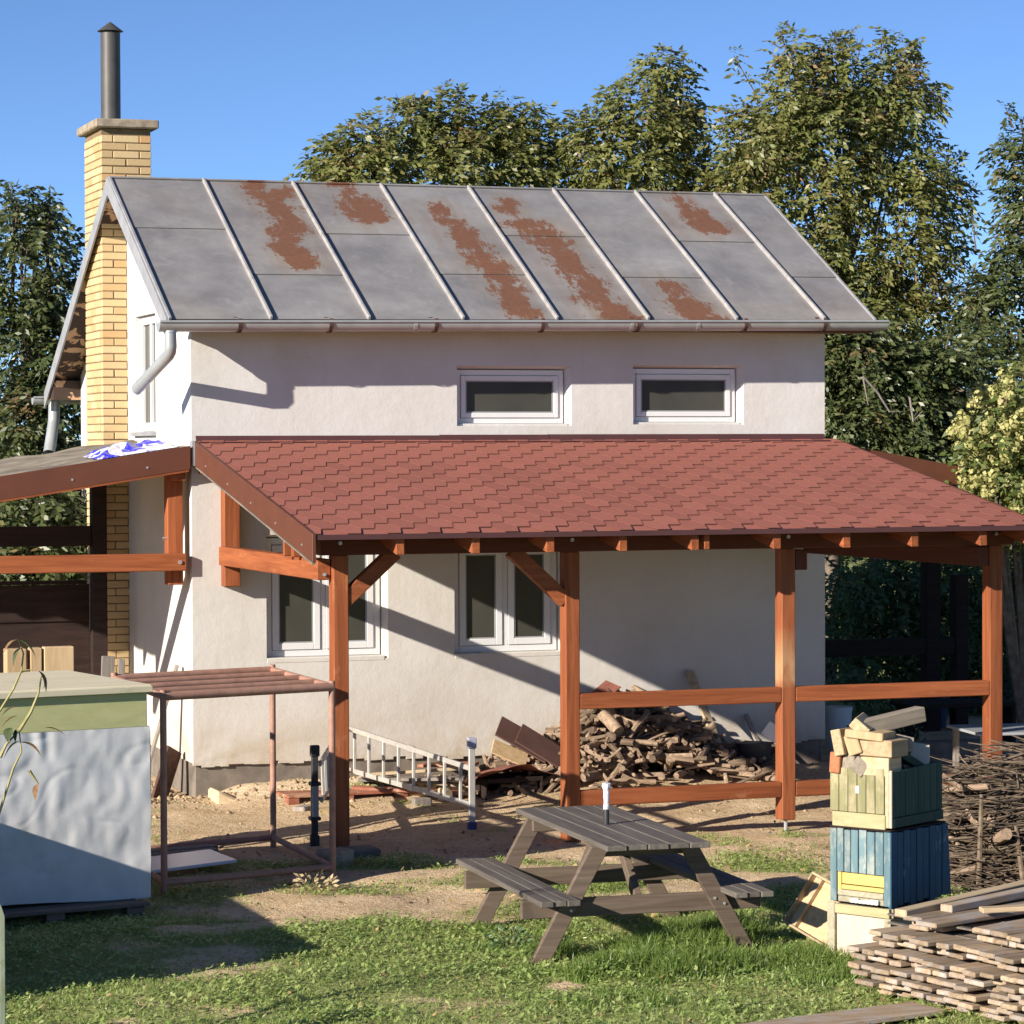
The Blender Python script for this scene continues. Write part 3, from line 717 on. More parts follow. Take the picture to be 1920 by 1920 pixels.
# hexagonal shingle tabs, one piece each
def tabs():
    W_, rows = .316, 22; dy = 3.97/rows; sl = math.sqrt(1+SL*SL); h = dy*sl
    bw, sw = .108, .050; cache = {}; cnt = 0; rest = MB(); ridx = []
    slope = math.atan(SL)
    g = random.Random(4); items = []
    edge = simple('bitumen_edge', (.115, .046, .036), .9, bump=0)
    edge2 = simple('dimmed_cut_edge', (.155, .055, .043), .9, bump=0)  # cut edge darkened so its sun-facing side looks no brighter than the tab
    st = MB(); st.prism([(YE-.006, ps(YE)-.003), (YE+.30, ps(YE+.30)-.003), (YE+.30, ps(YE+.30)-.0005), (YE-.006, ps(YE)+.0015)], 'x', XL, XR); st.build('starter_strip', M['shingle'], porch)
    for r in range(rows+1):
        off = (r % 2)*W_/2+.03
        n0 = int((XL-off)/W_)-1; n1 = int((XR-off)/W_)+2
        for k in range(n0, n1):
            cx = off+k*W_
            # outline of the tab: narrow lower edge, full width above it
            poly = [(-bw/2-.0, 0), (bw/2, 0), (bw/2+sw, h), (W_/2-.0015, h*1.001), (W_/2-.0015, h*2.0), (-W_/2+.0015, h*2.0), (-W_/2+.0015, h*1.001), (-bw/2-sw, h)]
            lo, hi = XL-cx, XR-cx
            if hi < -W_/2 or lo > W_/2: continue
            top = 2.0*h
            if r >= rows-1: top = (rows-r)*h+.0
            if top <= .02: continue
            if lo > -W_/2 or hi < W_/2 or top < 2*h:
                def clip(P, f):
                    out = []
                    for a, b in zip(P, P[1:]+P[:1]):
                        fa, fb = f(a), f(b)
                        if fa >= 0: out.append(a)
                        if (fa >= 0) != (fb >= 0):
                            t = fa/(fa-fb); out.append((a[0]+(b[0]-a[0])*t, a[1]+(b[1]-a[1])*t))
                    return out
                poly = clip(poly, lambda p: p[0]-lo) if lo > -W_/2 else poly
                poly = clip(poly, lambda p: hi-p[0]) if hi < W_/2 else poly
                poly = clip(poly, lambda p: top-p[1]) if top < 2*h else poly
                if len(poly) < 3: continue
            items.append((r, cx, tuple((round(a, 4), round(b, 4)) for a, b in poly)))
    for r, cx, poly in items:
        y = YE+r*dy
        L = 2.2*h
        if poly not in cache:
            b = MB(); b.prism(list(poly), 'z', 0, .0048)
            b.v = [(v[0], v[1], v[2]+.0095*(1-v[1]/L)) for v in b.v]
            me = cache[poly] = b.mesh('shingle', M['shingle']); me.materials.append(edge); me.materials.append(edge2)
            for p in me.polygons:
                if p.normal.y < -.85: p.material_index = 1
                elif p.normal.x < -.25 and abs(p.normal.z) < .5: p.material_index = 2
        Mx = Matrix.Translation((cx, y, ps(y)-.002+g.uniform(0, .0012))) @ Matrix.Rotation(slope, 4, 'X') @ Matrix.Rotation(g.uniform(-.002, .002), 4, 'Z')
        if cnt < 300: link('shingle', cache[poly], porch, Mx); cnt += 1
        else:
            me = cache[poly]; rest.add([Mx @ v.co for v in me.vertices], [tuple(f.vertices) for f in me.polygons]); ridx += [f.material_index for f in me.polygons]
    if rest.f:
        me = bpy.data.meshes.new('shingles'); me.from_pydata(rest.v, [], rest.f)
        for m in (M['shingle'], edge, edge2): me.materials.append(m)
        me.polygons.foreach_set('material_index', ridx); link('shingles', me, porch, None, 'stuff')
tabs()

# ------------------------------------------------------------------ canopies at either gable
can = thing('canopy', (-1.6, 1.2, -.3), 'sloping canopy with brown edge board and felt roof on the chimney side of the house', 'canopy')
cz = lambda x: 2.812+.1535*x
s = MB(); s.prism([(-3.6, cz(-3.6)-.212), (-.035, cz(-.035)-.206), (-.035, cz(-.035)), (-3.6, cz(-3.6))], 'y', -.115, -.085)
rk = s.build('edge_board', M['darktrim'], can, .003)
for x in (-.42, -1.08, -1.75): q = MB(); q.tube([(x, -.121, cz(x)-.13), (x, -.115, cz(x)-.13)], .010, 8); q.build('bolt', M['steel'], rk)
s = MB(); s.prism([(-3.6, cz(-3.6)-.225), (-.05, cz(-.05)-.225), (-.05, cz(-.05)-.208), (-3.6, cz(-3.6)-.208)], 'y', -.113, -.07); s.build('edge_batten', M['stain']['x'], can)
# felt roof, a little lumpy
vs = []; fs = []; nx_, ny_ = 40, 26
for j in range(ny_):
    for i in range(nx_):
        x = -.02-3.55*i/(nx_-1); y = -.08+2.68*j/(ny_-1)
        vs.append((x, y, cz(x)-.015+.030*y+.012*math.sin(i*.9+j*.5)*math.sin(j*.7)))
fs = [(j*nx_+i, j*nx_+i+1, (j+1)*nx_+i+1, (j+1)*nx_+i) for j in range(ny_-1) for i in range(nx_-1)]
me = bpy.data.meshes.new('roof_felt'); me.from_pydata(vs, [], fs); me.materials.append(M['felt']); link('roof_felt', me, can)
s = MB()
for k in range(9): s.box((-3.5, .0+k*.3, 0), (-.03, .27+k*.3, .022))
s.v = [(v[0], v[1], cz(v[0])-.055+.030*v[1]+v[2]) for v in s.v]; s.build('roof_boards', M['stain']['x'], can)
for y in (.45, 1.2, 2.0):
    s = MB(); s.prism([(-3.5, cz(-3.5)-.20), (-.03, cz(-.03)-.20), (-.03, cz(-.03)-.06), (-3.5, cz(-3.5)-.06)], 'y', y, y+.07); s.v = [(v[0], v[1], v[2]+.03*y) for v in s.v]
    s.build('rafter', M['stain']['x'], can, .004)
s = MB(); s.box((-.205, .06, 1.58), (-.066, .20, 2.62)); wp = s.build('wall_post', M['stain']['z'], can, .006)
s = MB(); s.box((-.205, -.06, 2.50), (-.066, .058, 2.60)); s.build('wall_plate', M['stain']['y'], can, .005)
s = MB(); s.box((-3.6, -.075, 1.708), (-.066, .055, 1.860)); rl = s.build('rail', M['stain']['x'], can, .006)
q = MB(); q.tube([(-.125, -.088, 1.785), (-.125, -.075, 1.785)], .018, 8); q.build('bolt', M['steel'], rl)
q = MB(); q.tube([(-.24, .10, 1.995), (-.205, .10, 1.995)], .009, 8); q.build('hook', M['steel'], wp)
s = MB(); s.box((-.42, 2.40, -.4), (-.28, 2.54, 2.72)); s.build('back_post', M['darkwood'], can)
s = MB(); s.box((-3.6, 2.42, 1.86), (-.43, 2.52, 2.05)); s.build('back_rail', M['darkwood'], can)
s = MB(); s.tube([(-.003+.0, .52, 1.995), (-.03, .52, 2.0), (-.035, .54, 1.95), (-.03, .52, 1.92), (-.008, .53, 1.94)], .008, 6); o = s.build('wall_hook', M['rustiron'], can)

can2 = thing('canopy', (7.6, 1.6, -.3), 'shaded canopy with dark posts on the far gable beside the cream bush', 'canopy')
c2 = lambda x: 2.850-.176*(x-6.19)
s = MB(); s.prism([(6.14, c2(6.14)-.19), (9.3, c2(9.3)-.19), (9.3, c2(9.3)), (6.14, c2(6.14))], 'y', .28, .31); s.build('edge_board', M['darktrim'], can2, .003)
s = MB(); s.prism([(6.14, c2(6.14)-.05), (9.3, c2(9.3)-.05), (9.3, c2(9.3)-.02), (6.14, c2(6.14)-.02)], 'y', .312, 3.4); s.build('roof_deck', M['darkwood'], can2)
for (a, c) in ((8.713, 8.886), (9.066, 9.22)):
    s = MB(); s.box((a, 2.95, -.4), (c, 3.1, 2.25 if a < 9 else 1.393)); s.build('post', M['darkwood'], can2, .006)
s = MB(); s.box((6.3, 2.96, .545), (9.062, 3.06, .725)); s.box((6.3, 2.96, 2.1), (9.062, 3.06, 2.24)); s.build('rail', M['darkwood'], can2)

# plastic sacking on the canopy roof
def crumple(name, cx, cy, z0, w, d, h, seed, m, label, cat, zf):
    g = np.random.default_rng(seed); n = 46; u, v = np.meshgrid(np.linspace(-1, 1, n), np.linspace(-1, 1, n))
    x = cx+u*w/2; y = cy+v*d/2; e = np.clip(1-np.maximum(abs(u), abs(v))**3, 0, 1)
    z = h*e*(vnoise(x, y, .16, seed)*.8+vnoise(x, y, .06, seed+1)*.4)+.012
    z = z+np.array([[zf(a, b) for a, b in zip(p, q)] for p, q in zip(x, y)])+z0
    i = np.arange(n*n).reshape(n, n); f = np.stack([i[:-1, :-1], i[:-1, 1:], i[1:, 1:], i[1:, :-1]], -1).reshape(-1, 4)
    return tag(link(name, np_mesh(name, np.stack([x, y, z], -1).reshape(-1, 3), f, m)), label, cat)
t = NT('printed_plastic')
b = t.noise(5.5, 3, .5, t.map((1, .8, 1)), .6)
c = t.mix(t.ramp(b, .50, .52), (.78, .77, .80), (.035, .045, .62))
c = t.mix(t.math('MULTIPLY', t.ramp(t.noise(40, 3), .5, .6), t.ramp(t.noise(3.5, 2), .45, .5, 0, .6)), c, (.35, .25, .38))
mp = t.done(c, .25, 0, .6)
crumple('plastic_sack', -.46, .42, .0, .72, .75, .10, 41, mp, 'crumpled white and blue plastic sack lying on the canopy roof', 'plastic sack', lambda x, y: cz(x)-.01+.03*y)

# ------------------------------------------------------------------ behind the box, under the left canopy
fn = thing('board_fence', (-2.0, 3.2, -.35), 'dark brown board fence standing in shade under the canopy', 'fence')
for k in range(5):
    s = MB(); s.box((-3.6, 3.2+.024*(k % 2), -.31+k*.352), (-.30, 3.222+.024*(k % 2), .05+k*.352)); s.build('board', M['darkwood'], fn, .003)
s = MB(); s.box((-3.6, 3.18, 1.462), (-.33, 3.25, 1.50)); s.build('top_rail', M['darkwood'], fn)
M['cut'] = wood('sawn_timber', (.40, .27, .14), (.56, .41, .24), 'z', .8, 6, .1, .15)
M['cutgrey'] = wood('grey_old_timber', (.16, .14, .12), (.33, .29, .25), 'z', .85, 8, .07, .25)
for k, (a, c, lab) in enumerate((((-2.173, -2.020), 0, 'pale upright timber offcut behind the green box, leftmost of three'), ((-1.992, -1.905), 0, 'narrow upright timber offcut between two wider ones behind the green box'), ((-1.888, -1.660), 0, 'widest upright timber offcut behind the green box, half in shade'))):
    s = MB(); s.box((a[0], -3.25, -.42), (a[1], -3.10-.02*k, 1.27+.005*k)); tag(s.build('timber_offcut', M['cut'], None, .006), lab, 'timber')
for k, (p, q, w, lab) in enumerate((((-1.40, -2.95, -.36), (-1.30, -2.75, 1.165), .10, 'wide grey window sash leaning by the wall behind the green box'), ((-1.27, -2.95, -.36), (-1.195, -2.75, 1.14), .05, 'narrow grey board leaning beside the old sash behind the green box'))):
    s = MB(); s.bar(p, q, w, .03, 0); tag(s.build('leaning_board', M['cutgrey'], None, .004), lab, 'board')
# boards between the box and the pipe frame, leaning on the gable
s = MB(); s.bar((-.40, .45, -.35), (-.06, .36, .85), .025, .07, 0); tag(s.build('leaning_plank', M['cutgrey'], None, .004), 'grey plank leaning on the sunlit gable behind the pipe frame', 'plank')
s = MB(); s.bar((-.30, .20, -.42), (-.10, .32, .10), .03, .22, .2); tag(s.build('rusty_plate', M['rustiron'], None, .004), 'small dark plate leaning against the plinth at the gable', 'plate')

# ------------------------------------------------------------------ green box under a tarpaulin
BR = R(11); BO = Vector((-1.562, -5.40, 0)); BL, BD = 1.6, 1.55
BM = Matrix.Translation(BO) @ rotz(BR)
box = thing('storage_box', BO+Vector((-.7, .6, -.32)), 'tall green storage box wrapped in grey tarpaulin with a weathered board lid', 'storage box')
def bl(name, a, b, m, parent=box, bev=0): return MB().box(a, b).build(name, m, parent, bev, M=BM)
M['greenboard'] = wood('green_painted_board', (.44, .445, .205), (.52, .52, .26), 'x', .8, 4, .25, .05, .15, (.36, .36, .20), (.62, .8))
M['lid'] = wood('bleached_board', (.62, .55, .38), (.74, .67, .49), 'x', .9, 4, .12, .06, .3, (.40, .44, .26), (.60, .74))
bl('body', (-BL, .005, -.30), (-.005, BD-.005, .855), M['greenboard'])
bl('front_band', (-BL, -.008, .856), (0, .004, 1.112), M['greenboard'], box, .004)
bl('side_band', (-.004, .005, .856), (.008, BD, 1.112), M['greenboard'], box, .004)
ld = bl('lid', (-BL-.03, -.035, 1.114), (.03, BD, 1.150), M['lid'], box, .008)
bl('lid_edge', (-BL-.03, -.050, 1.098), (.028, -.037, 1.14), M['lid'], ld, .003)
# tarpaulin: rumpled sheet over front and side
M['tarp'] = m_tarp()
def sheet(name, f, nu, nv, amp, seed, parent, mat):
    us, vs_ = np.meshgrid(np.linspace(0, 1, nu), np.linspace(0, 1, nv)); P = np.array([[f(a, b) for a, b in zip(p, q)] for p, q in zip(us, vs_)])
    base, nrm = P[..., 0, :], P[..., 1, :]
    s_ = us*1.6; t_ = vs_*1.2
    d = (vnoise(s_+.35*t_, t_, .30, seed)-.5)*1.5+(vnoise(s_*1.6, t_*.7, .11, seed+1)-.5)*.8+(vnoise(s_*1.5+t_*.5, t_*.8, .10, seed+2)-.5)*.4-1.1*np.clip(.10-np.abs(vnoise(s_*1.1+.6*t_, t_*1.4, .26, seed+9)-.5), 0, 1)*3+.55*np.sin((s_*1.3+t_*2.2)*4)*np.clip(vs_-.35, 0, 1)*0
    fold = np.sin(s_*26+3*vnoise(s_, t_, .3, seed+5)*4)*.45*np.clip(.75-vs_, 0, 1)
    v = base+nrm*((d+fold)*amp)[..., None]
    i = np.arange(nu*nv).reshape(nv, nu); fc = np.stack([i[:-1, :-1], i[:-1, 1:], i[1:, 1:], i[1:, :-1]], -1).reshape(-1, 4)
    return link(name, np_mesh(name, v.reshape(-1, 3), fc, mat, True), parent, BM)
def front(u, v):
    hang = 1.17-.05*math.sin(u*5)*.3
    return ((-BL+u*(BL+.012), -.035, .86-v*hang), (0, -1, 0))
tp = sheet('tarpaulin', front, 110, 90, .009, 51, box, M['tarp'])
sheet('tarpaulin_side', lambda u, v: ((.022, -.02+u*BD, .86-v*1.12), (1, 0, 0)), 60, 60, .006, 61, box, M['tarp'])
# pallet the box stands on
M['palletdark'] = wood('old_pallet_board', (.10, .085, .07), (.20, .165, .135), 'x', .85, 8, .07, .2)
pal = thing('pallet', BO+Vector((-.7, .2, -.46)), 'grey wooden pallet lying under the tarpaulin box', 'pallet')
PMx = Matrix.Translation(BO+Vector((.0, -.26, 0))) @ rotz(BR)
for k in range(7):
    s = MB(); y = .0+k*.20; s.box((-1.9, y, -.346), (-.04-.02*(k % 2), y+.14, -.322)); s.build('deck_board', M['palletdark'], pal, .003, M=PMx)
for x in (-.20, -.78, -1.6):
    for y in (.02, .66, 1.24):
        s = MB(); s.box((x, y, -.47), (x+.13, y+.10, -.349)); s.build('block', M['palletdark'], pal, .003, M=PMx)

# ------------------------------------------------------------------ pipe frame
M['pipe'] = simple('primer_painted_pipe', (.36, .20, .145), .6, 0, .35, .2, 12, .15)
fr = thing('pipe_frame', (-.6, -4.0, -.42), 'open cube frame of dull pink welded pipes beside the green box', 'metal frame')
fo = Vector((-1.335, -4.90)); ex = Vector((1.345, .37)); ey = Vector((.0, 1.75))
def fp(u, v, z): q = fo+ex*u+ey*v; return Vector((q.x, q.y, z))
ZT = 1.02; ZB = -.31; zg = (-.47, -.45, -.42, -.42)
rp = .024
for (u, v, g0) in ((0, 0, -.455), (1, 0, -.45), (1, 1, -.42), (0, 1, -.42)):
    s = MB(); s.tube([fp(u, v, g0-.03), fp(u, v, ZT+.045)], rp, 14); o = s.build('leg', M['pipe'], fr); smooth_tubes(o.data)
    s = MB(); q = fp(u, v, g0); s.box((q.x-.07, q.y-.06, q.z-.02), (q.x+.07, q.y+.06, q.z-.004)); s.build('foot_plate', M['rustiron'], o)
for (a, c) in (((0, 0), (1, 0)), ((1, 0), (1, 1)), ((0, 1), (1, 1)), ((0, 0), (0, 1)), ((0, .5), (1, .5)), ((0, .25), (1, .25)), ((0, .75), (1, .75))):
    s = MB(); s.tube([fp(*a, ZT), fp(*c, ZT)], rp*(1.35 if a[1] == c[1] and a[1] in (0, 1) else 1.1), 14); o = s.build('top_pipe', M['pipe'], fr); smooth_tubes(o.data)
for (a, c) in (((0, 0), (1, 0)), ((1, 0), (1, 1)), ((0, 1), (1, 1)), ((0, 0), (0, 1))):
    s = MB(); s.tube([fp(*a, ZB), fp(*c, ZB)], rp, 14); o = s.build('bottom_pipe', M['pipe'], fr); smooth_tubes(o.data)
# things lying inside the frame
M['whiteboard'] = simple('white_laminate', (.72, .72, .74), .3, 0, .5, .05, 3, 0)
s = MB(); s.box((-.36, -.22, -.012), (.36, .22, .012)); tag(s.build('laminate_sheet', M['whiteboard'], None, .004, M=place((-.98, -3.85, -.31), R(14), R(-2), R(4))), 'white laminated sheet lying on the ground inside the pipe frame', 'sheet')
for k in range(2):
    s = MB(); s.box((-.45, -.05, -.016), (.45, .05, .016)); tag(s.build('short_plank', M['cutgrey'], None, .004, M=place((-1.02+.03*k, -3.42+.14*k, -.315+.01*k), R(13+k), 0, R(3))), ('nearer of two grey planks lying behind the white sheet', 'farther of two grey planks lying behind the white sheet')[k], 'plank')
s = MB(); s.box((-.12, -.09, -.09), (.12, .09, .09)); tag(s.build('concrete_block', M['capstone'], None, .012, M=place((.16, -4.05, -.34), R(20))), 'grey concrete block on the ground between pipe frame and porch post', 'concrete block')

# ------------------------------------------------------------------ folding ladder on its side
M['alu'] = simple('aluminium', (.46, .44, .40), .5, .35, .5, .1, 9, .05)
M['blackplastic'] = simple('black_plastic', (.03, .03, .032), .5, 0, .4, .1, 5, 0)
M['blueplastic'] = simple('blue_plastic_cap', (.05, .055, .16), .45, 0, .4, .1, 5, 0)
M['paleplastic'] = simple('faded_plastic_cap', (.36, .36, .46), .5, 0, .4, .1, 5, 0)
lad = thing('ladder', (1.1, -1.6, -.38), 'aluminium folding ladder opened and lying on its side under the porch', 'ladder')
A1, A0 = Vector((1.241, -0.450, 0.327)), Vector((1.239, -0.450, -0.041))
B1, B0 = Vector((1.772, -2.470, 0.138)), Vector((1.770, -2.470, -0.161))
L1, L0 = Vector((0.391, -2.800, 0.264)), Vector((0.403, -2.800, -0.026))
for (p1, p0, n) in ((B1, B0, 8), (L1, L0, 8)):
    for a, c in ((A1, p1), (A0, p0)):
        s = MB(); s.bar(a, c, .024, .044); o = s.build('ladder_rail', M['alu'], lad, .004)
        q = MB(); mid = a.lerp(c, .55); d = (c-a).normalized(); q.bar(mid-d*.05, mid+d*.05, .034, .056); q.build('joint', M['alu'], o, .006)
    for k in range(n):
        t = .10+.82*k/(n-1); s = MB(); s.bar(A0.lerp(p0, t), A1.lerp(p1, t), .026, .026); s.build('rung', M['alu'], lad, .004)
for (q0, q1, m, nm) in (((1.772, -2.476, -.385), (1.772, -2.476, .365), M['alu'], 'stabiliser'), ((.341, -2.809, -.385), (.345, -2.809, .385), M['blackplastic'], 'stabiliser')):
    s = MB(); s.bar(q0, q1, .052, .034); st = s.build(nm, m, lad, .004)
    q0, q1 = Vector(q0), Vector(q1)
    for a, c, mm in ((q0-Vector((0, 0, .01)), q0+Vector((0, 0, .085)), M['blueplastic'] if m == M['alu'] else M['blackplastic']), (q1-Vector((0, 0, .06)), q1+Vector((0, 0, .03)), M['paleplastic'] if m == M['alu'] else M['blackplastic'])):
        s = MB(); s.bar(a, c, .072, .052); s.build('end_cap', mm, st, .006)
    if m != M['alu']:
        s = MB(); s.bar(q0.lerp(q1, .28), q0.lerp(q1, .66), .05, .075); s.build('stabiliser_sleeve', M['pvcgrey'], st, .005)
        for t in (.28, .64): s = MB(); s.bar(q0.lerp(q1, t-.02), q0.lerp(q1, t+.02), .085, .09); s.build('clamp', M['blackplastic'], st, .006)

# ------------------------------------------------------------------ pallets, boards and sheets under the porch
M['redboard'] = wood('red_stained_offcut', (.20, .065, .038), (.33, .125, .075), 'x', .8, 6, .1, .25, .2, (.42, .29, .19), (.5, .66))
M['palewood'] = wood('pale_rough_board', (.34, .25, .155), (.50, .39, .25), 'x', .85, 6, .09, .25)
def pallet(name, ox, oy, oz, rz, L, D, n, m, label, grp):
    Mx = place((ox, oy, oz), rz); t = thing(name, (ox, oy, oz), label, 'pallet', grp)
    for k in range(n):
        y = k*(D-.1)/(n-1); s = MB(); s.box((0, y, .105), (L, y+.095, .128)); s.build('deck_board', m, t, .003, M=Mx)
        if k % 3 == 0: s = MB(); s.box((0, y, 0), (L, y+.095, .02)); s.build('deck_board', m, t, .003, M=Mx)
    for i in range(3):
        for k in range(3):
            x = i*(L-.1)/2; y = k*(D-.1)/2; s = MB(); s.box((x, y, .022), (x+.1, y+.1, .103)); s.build('block', m, t, .003, M=Mx)
    return t
pallet('pallet', .66, -.78, -.355, R(3), 1.1, .70, 7, M['redboard'], 'red-brown pallet lying at the wall foot behind the first porch post', 'pallets under the porch')
g = random.Random(12)
for k, (x, y, z, rz, L, w, m, lab) in enumerate((
    (1.22, -.92, -.315, 8, .75, .11, 'palewood', 'pale rough board on the ground in front of the red pallet'),
    (1.62, -1.02, -.325, -9, .42, .10, 'palewood', 'short yellowish board end lying below the ladder rungs'),
    (1.95, -.42, -.10, -32, .9, .14, 'palewood', 'pale plank topmost on the board heap behind the ladder'),
    (1.85, -.55, -.15, -28, .95, .14, 'cutgrey', 'greyish plank second from the top of the board heap behind the ladder'),
    (2.05, -.55, -.19, -35, .9, .13, 'palewood', 'pale plank in the middle of the board heap behind the ladder'),
    (1.75, -.70, -.23, -25, .95, .14, 'redboard', 'red-streaked plank low in the board heap behind the ladder'),
    (2.00, -.75, -.27, -31, .8, .12, 'palewood', 'lowest pale plank of the board heap behind the ladder'),
    (2.25, -.35, -.06, -38, .55, .12, 'redboard', 'short red plank across the top of the board heap'))):
    s = MB(); s.box((-L/2, -w/2, -.014), (L/2, w/2, .014)); tag(s.build('loose_board', M[m], None, .004, M=place((x, y, z), R(rz), R(g.uniform(-5, 8)), R(g.uniform(-8, 4)))), lab, 'board', 'loose boards under the porch')
for k, (x, y, z, l, w, h, m, lab) in enumerate(((1.72, -1.25, -.30, .16, .10, .13, 'cutgrey', 'small grey wood block propping the ladder rail'), (2.02, -.98, -.27, .10, .10, .15, 'palewood', 'pale wood block standing at the front of the board heap'), (2.38, -.72, -.26, .09, .09, .17, 'palewood', 'pale wood block under the edge of the torn red sheet'), (.72, -1.05, -.32, .18, .12, .07, 'cutgrey', 'flat grey block on the soil below the red pallet'))):
    s = MB(); s.box((-l/2, -w/2, -h/2), (l/2, w/2, h/2)); tag(s.build('wood_block', M[m], None, .008, M=place((x, y, z), R(15*k))), lab, 'wood block')
# torn red roofing sheet over a dark crate
n = 22; us, vs_ = np.meshgrid(np.linspace(-1, 1, n), np.linspace(-1, 1, n)); gg2 = np.random.default_rng(3)
X = us*.42+vs_*.06; Y = vs_*.30*(1+.15*np.sin(us*9)); Z = -.12*us**2-.05*vs_-.02*np.sin(us*7+vs_*3)
i = np.arange(n*n).reshape(n, n); f = np.stack([i[:-1, :-1], i[:-1, 1:], i[1:, 1:], i[1:, :-1]], -1).reshape(-1, 4)
M['redsheet'] = simple('red_roofing_sheet', (.20, .075, .055), .8, 0, .3, .25, 9, .3)
o = link('red_sheet', np_mesh('red_sheet', np.stack([X, Y, Z], -1).reshape(-1, 3), f, M['redsheet']), None, place((2.66, -.85, -.055), R(6)))
tag(o, 'torn red roofing sheet draped over a low crate beside the firewood', 'roofing sheet')
s = MB()
for (a, c) in (((-.28, -.2, -.13), (-.26, .2, .1)), ((.26, -.2, -.13), (.28, .2, .1)), ((-.26, .18, -.13), (.26, .2, .1)), ((-.26, -.2, .06), (.26, -.18, .1)), ((-.26, -.18, -.13), (.26, .18, -.11))): s.box(a, c)
tag(s.build('crate', M['darkwood'], None, .004, M=place((2.62, -.85, -.22), R(5))), 'low dark open crate under the torn red sheet', 'crate')
s = MB(); s.box((-.17, -.10, -.008), (.17, .10, .008)); tag(s.build('yellow_board', M['cut'], None, .003, M=place((2.80, -.45, .03), R(-12), R(24), R(35))), 'pale yellow board leaning beside the torn red sheet', 'board')
M['brownsheet'] = simple('brown_sheet_metal', (.115, .062, .05), .6, 0, .35, .12, 4, .05)
for k, (x, y, z, rz, ry, rx) in enumerate(((2.86, -.66, .17, -14, 30, 36), (3.02, -.74, .10, -16, 32, 34))):
    s = MB(); s.box((-.26, -.14, -.008), (.26, .14, .008)); tag(s.build('brown_sheet', M['brownsheet'], None, .003, M=place((x, y, z), R(rz), R(ry), R(rx))), ('upper of two brown metal sheets leaning on the firewood heap', 'lower of two brown metal sheets leaning on the firewood heap')[k], 'metal sheet')

# ------------------------------------------------------------------ firewood heap
M['log'] = wood('firewood', (.115, .080, .055), (.27, .195, .135), 'x', .9, 7, .12, .55, .5, (.42, .32, .22), (.58, .75))
fg = np.random.default_rng(14)
def pile_h(x, y):
    a = np.interp(x, [2.55, 2.85, 3.2, 3.6, 3.95, 4.3, 4.65, 5.0, 5.45], [0, .16, .36, .60, .74, .66, .38, .20, .0])
    return a*np.clip(1-(-.08-y)/1.15, 0, 1)**.8
def log_mesh(kind):
    b = MB(); g = random.Random(kind); L = g.uniform(.20, .48); r = g.uniform(.011, .034)
    if kind % 7 == 0: r *= 1.5
    bend = g.uniform(-.03, .03); n = 7
    if kind % 3 == 2:       # split piece with a flat side
        pts = [(-L/2, 0), (L/2, 0)]; a0 = g.uniform(.8, 1.3)
        prof = [(r*math.cos(t), r*math.sin(t)) for t in (0, .6, 1.2, 1.9, 2.5, 3.14)]+[(-r*.1, -r*.4)]
        b.prism(prof, 'x', -L/2, L/2)
        b.v = [(v[0]+g.uniform(-.008, .008), v[1]+bend*(1-(2*v[0]/L)**2), v[2]) for v in b.v]
    else:
        P = [(-L/2+L*k/4, bend*math.sin(math.pi*k/4)+g.uniform(-.004, .004), g.uniform(-.004, .004)) for k in range(5)]
        b.tube(P, [r*g.uniform(.8, 1.1) for _ in range(5)], n)
    return b.mesh('firewood_log', M['log'])
LM = [log_mesh(k) for k in range(34)]
fill = MB()
for k in range(1050):
    x = float(fg.uniform(2.6, 5.4)); y = float(-.1-abs(fg.normal(0, .42)))
    h = float(pile_h(x, y)); gzv = float(gz(x, y))
    inner = k >= 290
    if h < .03 and fg.uniform() < .8: x = float(np.clip(fg.normal(3.8, .5), 2.7, 5.2)); y = float(-.12-abs(fg.normal(0, .3))); h = float(pile_h(x, y)); gzv = float(gz(x, y))
    z = gzv+.03+h*(float(fg.uniform(.82, 1.03)) if not inner else float(fg.uniform(.1, .88)))
    me = LM[int(fg.integers(0, len(LM)))]
    big = float(fg.uniform(.65, 1.05))
    Mx = place((x, min(y, -.07), z), float(fg.uniform(0, 6.28)), float(fg.normal(0, .35)), float(fg.uniform(0, 6.28))) @ Matrix.Scale(big, 4)
    if inner: fill.add([Mx @ v.co for v in me.vertices], [tuple(p.vertices) for p in me.polygons])
    else: tag(link('firewood_log', me, None, Mx), 'short firewood stick in the loose heap against the house wall', 'firewood', 'firewood heap under the porch')
tag(fill.build('firewood_heap', M['log'], None, kind='stuff'), 'inner sticks of the loose firewood heap against the wall')
for k, (p, q, r) in enumerate((((3.659, -0.550, 0.359), (3.736, -0.750, 0.219), .058), ((3.989, -0.500, 0.159), (4.338, -0.350, 0.261), .05))):
    s = MB(); s.tube([p, Vector(p).lerp(Vector(q), .5)+Vector((0, 0, .01)), q], [r*.95, r, r*1.02], 10); o = s.build('big_log', M['log'], None); smooth_tubes(o.data)
    tag(o, ('thick round log lying on top of the firewood heap by the post', 'thick crooked log on the right shoulder of the firewood heap')[k], 'log')
s = MB(); s.box((-.16, -.09, -.006), (.16, .09, .006)); tag(s.build('red_tile', M['redsheet'], None, .003, M=place((3.78, -.24, .53), R(25), R(-28), R(20))), 'red broken sheet on the very top of the firewood heap', 'roofing sheet')
s = MB(); s.box((-.14, -.08, -.008), (.14, .08, .008)); tag(s.build('dark_tile', M['rustiron'], None, .003, M=place((3.97, -.26, .50), R(10), R(15), R(25))), 'dark piece of board beside the red sheet on the firewood heap', 'board')
s = MB(); s.bar((4.721, -0.030, 0.690), (4.875, -0.500, -0.118), .088, .03, 0); tag(s.build('leaning_plank', M['palewood'], None, .004), 'long plank leaning on the wall at the right of the firewood', 'plank')
